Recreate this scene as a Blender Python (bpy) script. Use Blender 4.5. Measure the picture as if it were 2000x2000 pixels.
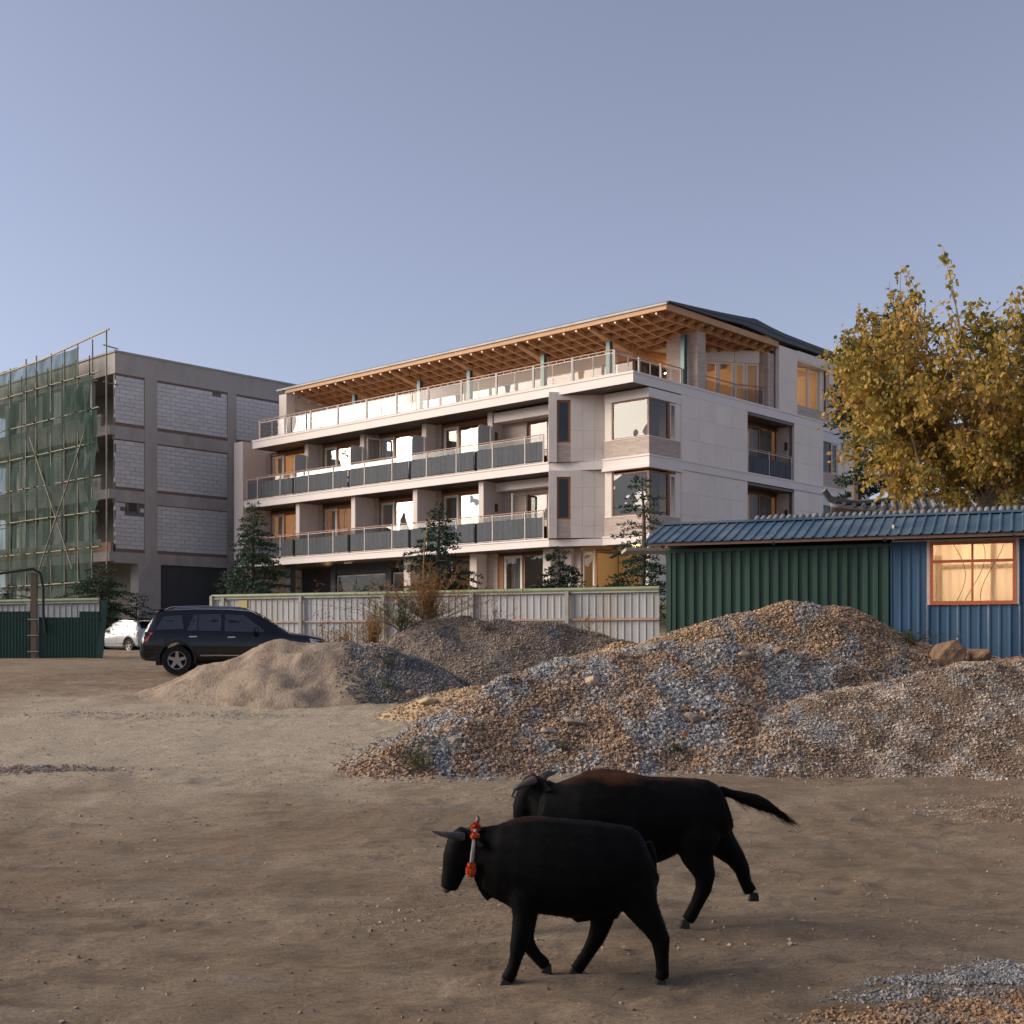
import bpy, bmesh, math, random
import numpy as np
from mathutils import Vector, Matrix
random.seed(11)
rng = np.random.default_rng(11)
R = math.radians
for o in list(bpy.data.objects):
    bpy.data.objects.remove(o)
scene = bpy.context.scene
col = scene.collection

# ------------------------------------------------------------------ camera
FPX, HZ, CZ = 2400.0, 1250.0, 2.35            # focal length and horizon in photo pixels, eye height
cam = bpy.data.cameras.new('camera')
cam.sensor_width = 36.0
cam.lens = FPX / 2000 * 36
cam.shift_y = (HZ - 1000) / 2000
cam.clip_start = 0.1
cam.clip_end = 4000
cam_o = bpy.data.objects.new('camera', cam)
cam_o.location = (0, 0, CZ)
cam_o.rotation_euler = (R(90), 0, 0)
col.objects.link(cam_o)
scene.camera = cam_o

# ------------------------------------------------------------------ sky, sun, exposure
SUN_AZ = R(272.0)                             # compass angle of the glow, from +Y towards +X
SUN_EL = R(25.0)
world = bpy.data.worlds.new('World')
scene.world = world
world.use_nodes = True
wn, wl = world.node_tree.nodes, world.node_tree.links
wn.clear()
sky = wn.new('ShaderNodeTexSky')
sky.sky_type = 'NISHITA'
sky.sun_disc = False
sky.sun_elevation = SUN_EL
sky.sun_rotation = SUN_AZ % (2 * math.pi)
sky.air_density = 1.0
sky.dust_density = 1.0
sky.ozone_density = 5.0
tint = wn.new('ShaderNodeMix'); tint.data_type = 'RGBA'; tint.blend_type = 'MULTIPLY'
tint.inputs[0].default_value = 1.0
tint.inputs[7].default_value = (1.01, 0.975, 1.05, 1)
hs = wn.new('ShaderNodeHueSaturation'); hs.inputs['Saturation'].default_value = 0.53; hs.inputs['Value'].default_value = 0.69     # thin evening haze greys the blue
bg = wn.new('ShaderNodeBackground'); bg.inputs[1].default_value = 0.15
wo = wn.new('ShaderNodeOutputWorld')
wl.new(sky.outputs[0], hs.inputs['Color']); wl.new(hs.outputs[0], tint.inputs[6]); wl.new(tint.outputs[2], bg.inputs[0]); wl.new(bg.outputs[0], wo.inputs[0])

sun = bpy.data.lights.new('sun', 'SUN')
sun.energy = 3.6
sun.angle = R(42)
sun.color = (1.0, 0.86, 0.68)
sun_o = bpy.data.objects.new('sun', sun)
sd = Vector((math.sin(SUN_AZ) * math.cos(SUN_EL), math.cos(SUN_AZ) * math.cos(SUN_EL), math.sin(SUN_EL)))
sun_o.rotation_euler = sd.to_track_quat('Z', 'Y').to_euler()
col.objects.link(sun_o)

scene.view_settings.view_transform = 'Standard'
scene.view_settings.look = 'None'
scene.view_settings.exposure = 0.50
scene.view_settings.gamma = 1.0
scene.render.engine = 'CYCLES'
scene.cycles.max_bounces = 8
scene.cycles.transparent_max_bounces = 24
scene.cycles.glossy_bounces = 4
scene.cycles.transmission_bounces = 4

# ------------------------------------------------------------------ helpers
def tag(o, label=None, cat=None, group=None, kind=None):
    if label: o['label'] = label
    if cat: o['category'] = cat
    if group: o['group'] = group
    if kind: o['kind'] = kind
    return o

def empty(name, loc=(0, 0, 0), rz=0.0, parent=None):
    o = bpy.data.objects.new(name, None)
    o.empty_display_size = 0.3
    o.location = loc; o.rotation_euler = (0, 0, rz)
    if parent: o.parent = parent
    col.objects.link(o)
    return o

def link(name, me, m=None, parent=None, loc=None, rot=None, scale=None):
    if m is not None and len(me.materials) == 0: me.materials.append(m)
    o = bpy.data.objects.new(name, me)
    if parent: o.parent = parent
    if loc: o.location = loc
    if rot: o.rotation_euler = rot
    if scale: o.scale = scale
    col.objects.link(o)
    return o

class MB:
    def __init__(s): s.v = []; s.f = []
    def add(s, vs, fs):
        n = len(s.v); s.v += [tuple(p) for p in vs]; s.f += [tuple(i + n for i in f) for f in fs]; return s
    def box(s, x0, x1, y0, y1, z0, z1):
        return s.add([(x0,y0,z0),(x1,y0,z0),(x1,y1,z0),(x0,y1,z0),(x0,y0,z1),(x1,y0,z1),(x1,y1,z1),(x0,y1,z1)],
                     [(3,2,1,0),(4,5,6,7),(0,1,5,4),(1,2,6,5),(2,3,7,6),(3,0,4,7)])
    def hexa(s, p): return s.add(p, [(3,2,1,0),(4,5,6,7),(0,1,5,4),(1,2,6,5),(2,3,7,6),(3,0,4,7)])
    def prism(s, poly, z0, z1):
        n = len(poly)
        return s.add([(x, y, z0) for x, y in poly] + [(x, y, z1) for x, y in poly],
                     [tuple(range(n - 1, -1, -1)), tuple(range(n, 2 * n))] + [(i, (i + 1) % n, (i + 1) % n + n, i + n) for i in range(n)])
    def bar(s, p0, p1, w, h):
        p0 = Vector(p0); p1 = Vector(p1); d = (p1 - p0).normalized()
        up = Vector((0, 0, 1)) if abs(d.z) < .95 else Vector((0, 1, 0))
        sx = d.cross(up).normalized() * w / 2; uz = sx.normalized().cross(d) * h / 2
        return s.hexa([p0 - sx - uz, p0 + sx - uz, p1 + sx - uz, p1 - sx - uz, p0 - sx + uz, p0 + sx + uz, p1 + sx + uz, p1 - sx + uz])
    def tube(s, pts, rad, n=8, cap=True):
        pts = [Vector(p) for p in pts]
        if not hasattr(rad, '__len__'): rad = [rad] * len(pts)
        vs = []; ref = None
        for i, p in enumerate(pts):
            d = (pts[min(i + 1, len(pts) - 1)] - pts[max(i - 1, 0)])
            d = d.normalized() if d.length > 1e-9 else Vector((0, 0, 1))
            if ref is None: ref = Vector((1, 0, 0)) if abs(d.x) < .9 else Vector((0, 1, 0))
            a = (ref - d * ref.dot(d))
            a = a.normalized() if a.length > 1e-6 else d.orthogonal().normalized()
            ref = a; b = d.cross(a)
            for k in range(n):
                t = 2 * math.pi * k / n
                vs.append(p + (a * math.cos(t) + b * math.sin(t)) * rad[i])
        fs = [(i * n + k, i * n + (k + 1) % n, (i + 1) * n + (k + 1) % n, (i + 1) * n + k) for i in range(len(pts) - 1) for k in range(n)]
        if cap: fs += [tuple(range(n - 1, -1, -1)), tuple(range((len(pts) - 1) * n, len(pts) * n))]
        return s.add(vs, fs)
    def cyl(s, c, r, axis, half, n=20):
        c = Vector(c); a = Vector(axis).normalized() * half
        return s.tube([c - a, c + a], r, n)
    def mesh(s, name, smooth=False, sharp=None):
        me = bpy.data.meshes.new(name); me.from_pydata(s.v, [], s.f); me.update()
        if smooth:
            me.shade_smooth()
            if sharp: me.set_sharp_from_angle(angle=R(sharp))
        return me
    def build(s, name, m, parent=None, smooth=False, loc=None, rot=None, sharp=40, bevel=0):
        me = s.mesh(name, smooth, sharp)
        o = link(name, me, m, parent, loc, rot)
        if bevel:
            b = o.modifiers.new('bevel', 'BEVEL'); b.width = bevel; b.segments = 2; b.limit_method = 'ANGLE'
        return o

def np_mesh(name, V, Fa, m, parent=None, smooth=False):
    """V (n,3), Fa (m,k) -> mesh object"""
    me = bpy.data.meshes.new(name)
    V = np.asarray(V, np.float32); Fa = np.asarray(Fa, np.int32)
    k = Fa.shape[1]
    me.vertices.add(len(V)); me.vertices.foreach_set('co', V.ravel())
    me.loops.add(Fa.size); me.loops.foreach_set('vertex_index', Fa.ravel())
    me.polygons.add(len(Fa)); me.polygons.foreach_set('loop_start', np.arange(0, Fa.size, k, dtype=np.int32))
    try: me.polygons.foreach_set('loop_total', np.full(len(Fa), k, np.int32))
    except Exception: pass
    me.polygons.foreach_set('use_smooth', np.full(len(Fa), smooth))
    me.update(calc_edges=True); me.validate()
    return link(name, me, m, parent)

def lattice(ix, iy, seed):
    h = (ix.astype(np.int64) * 374761393 + iy.astype(np.int64) * 668265263 + seed * 1442695040) & 0x7fffffff
    h = (h ^ (h >> 13)) * 1274126177 & 0x7fffffff
    return ((h ^ (h >> 16)) & 0xffff) / 65535.0
def vnoise(x, y, seed=0):
    x = np.asarray(x, float); y = np.asarray(y, float)
    ix = np.floor(x); iy = np.floor(y); fx = x - ix; fy = y - iy
    fx = fx * fx * (3 - 2 * fx); fy = fy * fy * (3 - 2 * fy)
    a = lattice(ix, iy, seed); b = lattice(ix + 1, iy, seed); c = lattice(ix, iy + 1, seed); d = lattice(ix + 1, iy + 1, seed)
    return (a * (1 - fx) + b * fx) * (1 - fy) + (c * (1 - fx) + d * fx) * fy - .5
def fbm(x, y, oct=4, seed=0):
    x = np.asarray(x, float); y = np.asarray(y, float)
    s = 0; a = 1.0
    for i in range(oct):
        s = s + a * vnoise(x * 2 ** i + 17.3 * i, y * 2 ** i - 9.1 * i, seed + i); a *= .5
    return s
def ss(t):
    t = np.clip(t, 0, 1); return t * t * (3 - 2 * t)

# ------------------------------------------------------------------ materials
def nd(nt, typ, **kw):
    n = nt.nodes.new(typ)
    for k, v in kw.items(): setattr(n, k, v)
    return n
def mat(name, c1, rough=.7, c2=None, ns=3., nd_=5, bump=0., bs=40., metal=0., rand=0., island=0., spec=.4, lo=.35, hi=.65, dist=.02, stretch=None, world_co=False, c3=None, ns3=.6, coat=0.):
    m = bpy.data.materials.new(name); m.use_nodes = True
    nt = m.node_tree; L = nt.links
    p = nt.nodes['Principled BSDF']
    p.inputs['Roughness'].default_value = rough; p.inputs['Metallic'].default_value = metal
    p.inputs['Specular IOR Level'].default_value = spec
    p.inputs['Coat Weight'].default_value = coat; p.inputs['Coat Roughness'].default_value = .06
    p.inputs['Base Color'].default_value = (*c1, 1)
    if world_co: co = nd(nt, 'ShaderNodeNewGeometry').outputs['Position']
    else: co = nd(nt, 'ShaderNodeTexCoord').outputs['Object']
    if stretch:
        mp = nd(nt, 'ShaderNodeMapping'); mp.inputs['Scale'].default_value = stretch
        L.new(co, mp.inputs[0]); co = mp.outputs[0]
    cur = None
    def mix(f, a, b, blend='MIX'):
        x = nd(nt, 'ShaderNodeMix', data_type='RGBA', blend_type=blend)
        for s_, v in ((0, f), (6, a), (7, b)):
            if isinstance(v, (int, float)): x.inputs[s_].default_value = v
            elif isinstance(v, tuple): x.inputs[s_].default_value = (*v, 1)
            else: L.new(v, x.inputs[s_])
        return x.outputs[2]
    def nz(scale, det, lo, hi):
        n = nd(nt, 'ShaderNodeTexNoise'); n.inputs['Scale'].default_value = scale; n.inputs['Detail'].default_value = det
        n.inputs['Roughness'].default_value = .6
        L.new(co, n.inputs['Vector'])
        r = nd(nt, 'ShaderNodeMapRange'); r.inputs[1].default_value = lo; r.inputs[2].default_value = hi
        L.new(n.outputs[0], r.inputs[0]); return r.outputs[0]
    if c2: cur = mix(nz(ns, nd_, lo, hi), c1, c2)
    if c3: cur = mix(nz(ns3, 3, .42, .62), cur if cur is not None else c1, c3)
    def vary(sock, amt, cur):
        r = nd(nt, 'ShaderNodeMapRange'); r.inputs[3].default_value = 1 - amt; r.inputs[4].default_value = 1 + amt
        L.new(sock, r.inputs[0])
        h = nd(nt, 'ShaderNodeHueSaturation'); L.new(r.outputs[0], h.inputs['Value'])
        if cur is None: h.inputs['Color'].default_value = (*c1, 1)
        else: L.new(cur, h.inputs['Color'])
        return h.outputs[0]
    if rand: cur = vary(nd(nt, 'ShaderNodeObjectInfo').outputs['Random'], rand, cur)
    if island: cur = vary(nd(nt, 'ShaderNodeNewGeometry').outputs['Random Per Island'], island, cur)
    if cur is not None: L.new(cur, p.inputs['Base Color'])
    if bump:
        n = nd(nt, 'ShaderNodeTexNoise'); n.inputs['Scale'].default_value = bs; n.inputs['Detail'].default_value = 6
        L.new(co, n.inputs['Vector'])
        b = nd(nt, 'ShaderNodeBump'); b.inputs['Strength'].default_value = bump; b.inputs['Distance'].default_value = dist
        L.new(n.outputs[0], b.inputs['Height']); L.new(b.outputs[0], p.inputs['Normal'])
    return m

def glass(name, tint=(1, 1, 1), refl=.25, rough=.0, wave=0., wscale=1.2, top=1.0):
    """thin pane: fresnel mix of see-through and mirror"""
    m = bpy.data.materials.new(name); m.use_nodes = True
    nt = m.node_tree; L = nt.links; nt.nodes.clear()
    out = nd(nt, 'ShaderNodeOutputMaterial'); mx = nd(nt, 'ShaderNodeMixShader')
    t = nd(nt, 'ShaderNodeBsdfTransparent'); t.inputs[0].default_value = (*tint, 1)
    g = nd(nt, 'ShaderNodeBsdfGlossy'); g.inputs['Roughness'].default_value = rough; g.inputs[0].default_value = (.97, .98, 1, 1)
    fr = nd(nt, 'ShaderNodeLayerWeight'); fr.inputs[0].default_value = .25
    mr = nd(nt, 'ShaderNodeMapRange'); mr.inputs[3].default_value = refl; mr.inputs[4].default_value = top
    L.new(fr.outputs['Fresnel'], mr.inputs[0]); L.new(mr.outputs[0], mx.inputs[0])
    L.new(t.outputs[0], mx.inputs[1]); L.new(g.outputs[0], mx.inputs[2]); L.new(mx.outputs[0], out.inputs[0])
    if wave:
        co = nd(nt, 'ShaderNodeTexCoord'); n = nd(nt, 'ShaderNodeTexNoise'); n.inputs['Scale'].default_value = wscale; n.inputs['Detail'].default_value = 1.5
        L.new(co.outputs['Object'], n.inputs['Vector'])
        b = nd(nt, 'ShaderNodeBump'); b.inputs['Strength'].default_value = wave; b.inputs['Distance'].default_value = .1
        L.new(n.outputs[0], b.inputs['Height']); L.new(b.outputs[0], g.inputs['Normal'])
    return m

def emit(name, c, s):
    m = bpy.data.materials.new(name); m.use_nodes = True
    p = m.node_tree.nodes['Principled BSDF']
    p.inputs['Base Color'].default_value = (*c, 1); p.inputs['Emission Color'].default_value = (*c, 1); p.inputs['Emission Strength'].default_value = s
    return m

def brick_mat(name, c1, c2, mortar, bw=.42, bh=.055, axis='x'):
    m = mat(name, c1, .85); nt = m.node_tree; L = nt.links; p = nt.nodes['Principled BSDF']
    tc = nd(nt, 'ShaderNodeTexCoord'); sp = nd(nt, 'ShaderNodeSeparateXYZ'); cb = nd(nt, 'ShaderNodeCombineXYZ'); ad = nd(nt, 'ShaderNodeMath', operation='ADD')
    L.new(tc.outputs['Object'], sp.inputs[0]); L.new(sp.outputs[0], ad.inputs[0]); L.new(sp.outputs[1], ad.inputs[1])
    L.new(ad.outputs[0], cb.inputs[0]); L.new(sp.outputs[2], cb.inputs[1])
    b = nd(nt, 'ShaderNodeTexBrick'); b.inputs['Scale'].default_value = 1
    b.inputs['Color1'].default_value = (*c1, 1); b.inputs['Color2'].default_value = (*c2, 1); b.inputs['Mortar'].default_value = (*mortar, 1)
    b.inputs['Mortar Size'].default_value = .006; b.inputs['Brick Width'].default_value = bw; b.inputs['Row Height'].default_value = bh; b.inputs['Bias'].default_value = -.1
    L.new(cb.outputs[0], b.inputs['Vector']); L.new(b.outputs[0], p.inputs['Base Color'])
    bp = nd(nt, 'ShaderNodeBump'); bp.inputs['Strength'].default_value = .6; bp.inputs['Distance'].default_value = .01; bp.invert = True
    L.new(b.outputs[1], bp.inputs['Height']); L.new(bp.outputs[0], p.inputs['Normal'])
    return m

MT = {}
MT['clad'] = mat('pink_grey_cladding', (.81, .725, .65), .8, (.75, .675, .605), 1.2, bump=.12, bs=60, rand=.035)
MT['board'] = mat('board_marked_render', (.68, .595, .545), .85, (.61, .535, .49), 3, bump=.3, bs=22, stretch=(6, 6, .35))
MT['slab'] = mat('cream_slab_edge', (.75, .67, .63), .6, (.70, .63, .595), .8, bump=.05, bs=30)
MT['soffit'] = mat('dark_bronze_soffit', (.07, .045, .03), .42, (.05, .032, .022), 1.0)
MT['white_frame'] = mat('white_window_frame', (.62, .58, .52), .5)
MT['wood_frame'] = mat('orange_wood_frame', (.32, .13, .05), .55, (.24, .095, .035), 6, stretch=(3, 3, .6))
MT['brick_clad'] = brick_mat('slim_beige_brick', (.56, .46, .40), (.44, .35, .30), (.36, .29, .25))
MT['fabric'] = mat('slate_blue_panel', (.062, .072, .086), .75, (.05, .058, .07), 4, bump=.08, bs=12, rand=.10)
MT['rail_metal'] = mat('pale_rail_metal', (.55, .49, .46), .5)
MT['copper'] = mat('copper_handrail', (.36, .18, .11), .45, (.29, .14, .085), 5)
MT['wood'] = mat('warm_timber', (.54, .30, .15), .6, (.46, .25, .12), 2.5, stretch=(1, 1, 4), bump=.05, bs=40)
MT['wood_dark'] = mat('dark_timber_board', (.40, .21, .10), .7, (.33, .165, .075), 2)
MT['roof'] = mat('dark_slate_metal_roof', (.045, .055, .068), .55, (.035, .043, .055), 1.5)
MT['gutter'] = mat('grey_gutter_metal', (.28, .28, .28), .5, (.42, .41, .39), 1.2)
MT['teal_steel'] = mat('teal_steel_column', (.13, .20, .20), .4, metal=.3)
MT['brass'] = mat('brass_lamp', (.16, .09, .03), .4, metal=.6)
MT['room'] = mat('warm_room_plaster', (.68, .56, .40), .9)
MT['room_floor'] = mat('oak_floor', (.30, .18, .09), .6)
MT['curtain'] = mat('grey_curtain', (.30, .29, .28), .95, (.24, .235, .23), 3)
MT['drape'] = mat('mauve_drape', (.42, .32, .28), .95)
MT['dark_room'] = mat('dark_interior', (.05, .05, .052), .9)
MT['dark_wall'] = mat('dark_slate_wall', (.055, .058, .065), .8, (.045, .048, .054), 2)
MT['glass'] = glass('clear_window_glass', (.80, .80, .79), .015, wave=.04, top=.35)
MT['glass_coat'] = glass('reflective_window_glass', (.45, .46, .48), .03, wave=.55, wscale=.6, top=.7)
MT['glass_dark'] = glass('brown_window_glass', (.38, .34, .28), .03, wave=.1, top=.6)
MT['glass_rail'] = glass('grey_rail_glass', (.62, .58, .56), .004, top=.12)
MT['frost'] = mat('frosted_screen', (.50, .50, .50), .35)
MT['led'] = emit('led_tip', (1.0, .86, .72), .45)
MT['lampglow'] = emit('ceiling_lamp_glow', (1.0, .72, .38), 5.0)
MT['concrete'] = mat('raw_concrete', (.44, .405, .375), .9, (.29, .268, .25), .9, bump=.15, bs=14, c3=(.38, .35, .325), ns3=.35, stretch=(1, 1, .45))
MT['concrete_light'] = mat('pale_concrete', (.40, .375, .35), .9, (.31, .29, .275), 1.1, bump=.15, bs=14)
MT['aac'] = mat('white_aerated_block', (.62, .605, .60), .95, (.54, .53, .53), 4, bump=.15, bs=20, rand=.07)
MT['mortar'] = mat('dark_mortar', (.16, .15, .15), .95)
MT['redbrick'] = brick_mat('small_red_brick', (.26, .15, .11), (.17, .12, .10), (.18, .165, .15), .12, .05)
MT['bamboo'] = mat('bamboo_pole', (.25, .22, .14), .6, (.13, .12, .09), 1.5)
MT['coupler'] = mat('rusty_coupler', (.05, .05, .045), .6)

# ------------------------------------------------------------------ terrain
FX0, FY0, FX1, FY1 = 4.56, 38.0, -11.06, 45.3     # white fence line
fdx, fdy = FX1 - FX0, FY1 - FY0
fl = math.hypot(fdx, fdy); fdx /= fl; fdy /= fl
def ground_base(x, y):
    x = np.asarray(x, float); y = np.asarray(y, float)
    z = np.interp(y, [-400, 0, 10, 17, 34, 46, 62, 120, 600], [-1.5, -.25, 0, .43, 1.47, 1.68, 1.86, 2.6, 6])
    z = z + .95 * ss((x - 1) / 5) * ss((y - 24) / 6)
    s_ = (x - FX0) * fdy - (y - FY0) * fdx          # >0 behind the fence
    z = z + 1.1 * ss((s_ - .6) / 7) * ss((x + 14) / 4)
    return z
def ground(x, y):
    x = np.asarray(x, float); y = np.asarray(y, float)
    z = ground_base(x, y)
    z = z + .10 * fbm(x * .22, y * .22, 3, 3) + .045 * fbm(x * .9, y * .9, 3, 8)
    near = ss((60 - y) / 30) * ss((y + 5) / 5)
    z = z + near * (.060 * np.minimum(fbm(x * .8, y * 2.6, 4, 41), .15) + .036 * fbm(x * 4, y * 6, 4, 21) * (.6 + 1.2 * np.clip(fbm(x * .45, y * .7, 3, 91) + .25, 0, 1)))
    for y0, sl, cv, ph in ((9.3, .03, .004, 0.), (12.4, -.05, .006, 2.), (15.2, .02, -.004, 4.), (19.8, .06, .003, 1.), (22.6, -.02, .002, 3.), (7.6, -.04, .005, 5.)):
        c = y0 + sl * x + cv * x * x + .25 * np.sin(x * .35 + ph)
        for o in (0., 1.5):
            d = (y - c - o) / .13
            z = z - near * (.030 * np.exp(-d * d) - .016 * np.exp(-(np.abs(d) - 1.7) ** 2 * 2)) * (.55 + fbm(x * .5, y * .2, 2, 77))
    return z
def gz(x, y): return float(ground(np.array([x]), np.array([y]))[0])

def axis(fine0, fine1, step0, step1, lo, hi):
    v = [fine0]; t = fine0
    while t < fine1:
        t += step0 + (step1 - step0) * (t - fine0) / (fine1 - fine0); v.append(t)
    st = step1
    while t < hi: st *= 1.35; t += st; v.append(t)
    t = fine0; st = step0 * 2
    while t > lo: st *= 1.35; t -= st; v.insert(0, t)
    return np.array(v)
gx_p = axis(0, 13, .055, .16, 0, 700)[0:]
gx_p = gx_p[gx_p >= 0]
gx = np.concatenate([-gx_p[:0:-1], gx_p])
gy = axis(5.5, 48, .035, .22, -300, 900)
GX, GY = np.meshgrid(gx, gy)
GZ = ground(GX, GY)
nx, ny = len(gx), len(gy)
idx = np.arange(nx * ny).reshape(ny, nx)
quads = np.stack([idx[:-1, :-1], idx[:-1, 1:], idx[1:, 1:], idx[1:, :-1]], -1).reshape(-1, 4)

def ground_mat():
    m = mat('packed_earth', (.33, .25, .19), .95, world_co=True); nt = m.node_tree; L = nt.links; p = nt.nodes['Principled BSDF']
    p.inputs['Specular IOR Level'].default_value = .15
    co = nd(nt, 'ShaderNodeNewGeometry').outputs['Position']
    def nz(scale, det, lo, hi, st=None, rough=.6):
        v = co
        if st:
            mp = nd(nt, 'ShaderNodeMapping'); mp.inputs['Scale'].default_value = st; L.new(co, mp.inputs[0]); v = mp.outputs[0]
        n = nd(nt, 'ShaderNodeTexNoise'); n.inputs['Scale'].default_value = scale; n.inputs['Detail'].default_value = det; n.inputs['Roughness'].default_value = rough
        L.new(v, n.inputs['Vector'])
        r = nd(nt, 'ShaderNodeMapRange'); r.inputs[1].default_value = lo; r.inputs[2].default_value = hi; L.new(n.outputs[0], r.inputs[0])
        return r.outputs[0], n.outputs[0]
    def mix(f, a, b):
        x = nd(nt, 'ShaderNodeMix', data_type='RGBA')
        L.new(f, x.inputs[0])
        for s_, v in ((6, a), (7, b)):
            if isinstance(v, tuple): x.inputs[s_].default_value = (*v, 1)
            else: L.new(v, x.inputs[s_])
        return x.outputs[2]
    a, _ = nz(.35, 5, .38, .62); c = mix(a, (.35, .265, .18), (.285, .215, .148))
    # broad paler area in the middle of the yard, fading outward
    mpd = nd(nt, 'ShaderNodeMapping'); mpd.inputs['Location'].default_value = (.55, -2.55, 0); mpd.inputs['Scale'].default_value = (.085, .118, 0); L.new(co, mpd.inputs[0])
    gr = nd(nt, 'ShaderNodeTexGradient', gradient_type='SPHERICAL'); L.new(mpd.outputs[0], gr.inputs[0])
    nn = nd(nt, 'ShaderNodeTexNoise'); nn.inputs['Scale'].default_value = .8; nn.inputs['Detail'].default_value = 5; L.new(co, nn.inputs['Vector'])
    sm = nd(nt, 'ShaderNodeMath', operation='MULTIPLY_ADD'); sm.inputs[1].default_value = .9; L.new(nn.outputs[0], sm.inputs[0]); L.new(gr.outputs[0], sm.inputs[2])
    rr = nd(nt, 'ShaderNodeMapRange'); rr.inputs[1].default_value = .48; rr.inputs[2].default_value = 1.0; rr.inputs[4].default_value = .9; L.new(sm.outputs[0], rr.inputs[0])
    a, _ = nz(.9, 6, .45, .68, (.5, 1.4, 1)); c = mix(a, c, (.425, .335, .24))
    a, _ = nz(.22, 4, .52, .70); c = mix(a, c, (.37, .25, .165))
    a, _ = nz(2.2, 6, .52, .72, (.35, 1.6, 1)); c = mix(a, c, (.21, .15, .105))
    a, _ = nz(.6, 5, .60, .75, (.6, 1.8, 1)); c = mix(a, c, (.38, .325, .28))
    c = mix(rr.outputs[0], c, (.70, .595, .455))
    a, fine = nz(30, 6, .44, .66, (.8, 1.3, 1), .75); fd = nd(nt, 'ShaderNodeMath', operation='MULTIPLY'); fd.inputs[1].default_value = .8; L.new(a, fd.inputs[0]); c = mix(fd.outputs[0], c, (.25, .185, .135))
    a, _ = nz(75, 3, .58, .66); c = mix(a, c, (.17, .125, .09))  # shade of small pits put into the colour as dark specks
    a, _ = nz(120, 2, .64, .72); c = mix(a, c, (.42, .35, .29))
    L.new(c, p.inputs['Base Color'])
    b = nd(nt, 'ShaderNodeBump'); b.inputs['Strength'].default_value = 1.0; b.inputs['Distance'].default_value = .05
    L.new(fine, b.inputs['Height']); 
    _, mid = nz(9, 6, 0, 1, (.6, 1.6, 1), .65)
    b2 = nd(nt, 'ShaderNodeBump'); b2.inputs['Strength'].default_value = .8; b2.inputs['Distance'].default_value = .16
    L.new(mid, b2.inputs['Height']); L.new(b.outputs[0], b2.inputs['Normal']); L.new(b2.outputs[0], p.inputs['Normal'])
    return m
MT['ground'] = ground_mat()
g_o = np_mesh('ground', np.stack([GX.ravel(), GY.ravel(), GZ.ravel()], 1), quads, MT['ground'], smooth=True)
tag(g_o, kind='structure')

# ------------------------------------------------------------------ hotel (local x = along right facade, y = along left facade)
TH = R(47.5)
hotel = tag(empty('hotel_building', (5.753, 51.6, 0), TH), 'four storey pinkish hotel with balconies and wide timber lattice eaves', 'building')
LV = {4: (13.50, 13.03), 3: (10.17, 9.75), 2: (6.82, 6.45)}     # slab top, slab bottom
BS = -1.08
SPLIT = {'brick_pier', 'recess_jamb', 'wall_backing', 'rear_wall', 'back_wall', 'partition_wall', 'room_wall', 'entrance_wall', 'terrace_end_wall', 'brick_panel', 'bay_head'}
def H(name, m, *boxes, parent=None, smooth=False, bevel=0):
    if name in SPLIT and len(boxes) > 1:
        return [H(name, m, b, parent=parent, smooth=smooth, bevel=bevel) for b in boxes][0]
    mb = MB()
    for b in boxes: mb.box(*b)
    return mb.build(name, m, parent or hotel, smooth, bevel=bevel)

# floor slabs: outline in (b, a); recessed dark soffit sheet below, cream band round the edge
def slab(z0, z1, poly):
    s = MB().prism(poly, z0, z1).build('floor_slab', MT['slab'], hotel)
    cx = sum(p[0] for p in poly) / len(poly); cy = sum(p[1] for p in poly) / len(poly)
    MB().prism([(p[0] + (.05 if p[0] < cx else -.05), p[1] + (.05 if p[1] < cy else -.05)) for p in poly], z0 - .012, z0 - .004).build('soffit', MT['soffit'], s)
    return s
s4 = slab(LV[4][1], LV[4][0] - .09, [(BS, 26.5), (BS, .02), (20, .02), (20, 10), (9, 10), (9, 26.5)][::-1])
H('slab_lip', MT['slab'], (BS - .03, BS + .16, -.012, 26.53, 13.41, 13.5), (BS + .16, 20, -.012, .18, 13.41, 13.5), parent=s4)
for lv in (3, 2):
    zt, zb = LV[lv]
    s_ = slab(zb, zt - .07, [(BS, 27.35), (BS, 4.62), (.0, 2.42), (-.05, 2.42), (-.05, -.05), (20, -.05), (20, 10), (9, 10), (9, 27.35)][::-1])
    H('slab_lip', MT['slab'], (BS - .03, BS + .14, 4.62, 27.38, zt - .07, zt), (-.08, .12, -.08, 2.44, zt - .07, zt), (.12, 20, -.08, .1, zt - .07, zt), parent=s_)
    # stepped trim under the bay
    if lv == 3: H('bay_trim', MT['slab'], (-.16, .2, -.12, 2.40, zb - .14, zb - .02), (.2, 2.36, -.12, .1, zb - .14, zb - .02), parent=s_)
H('floor_slab', MT['slab'], (-.9, 20, -.04, 27.35, 3.2, 3.46))
H('plinth', MT['dark_wall'], (-.8, 19.9, .02, 27.2, 1.4, 3.198))

# rear core so that rooms end somewhere
H('rear_wall', MT['room'], (4.9, 5.1, 3.2, 27.3, 3.47, 6.43), (4.9, 5.1, 3.2, 27.3, 6.83, 9.73), (4.9, 5.1, 3.2, 27.3, 10.18, 13.0))
H('back_wall', MT['clad'], (8.8, 9.0, 9.9, 27.3, 3.2, 16.4), (9.0, 20, 9.8, 10, 3.2, 16.4), (19.8, 20, .3, 9.8, 3.2, 16.4))

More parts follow.
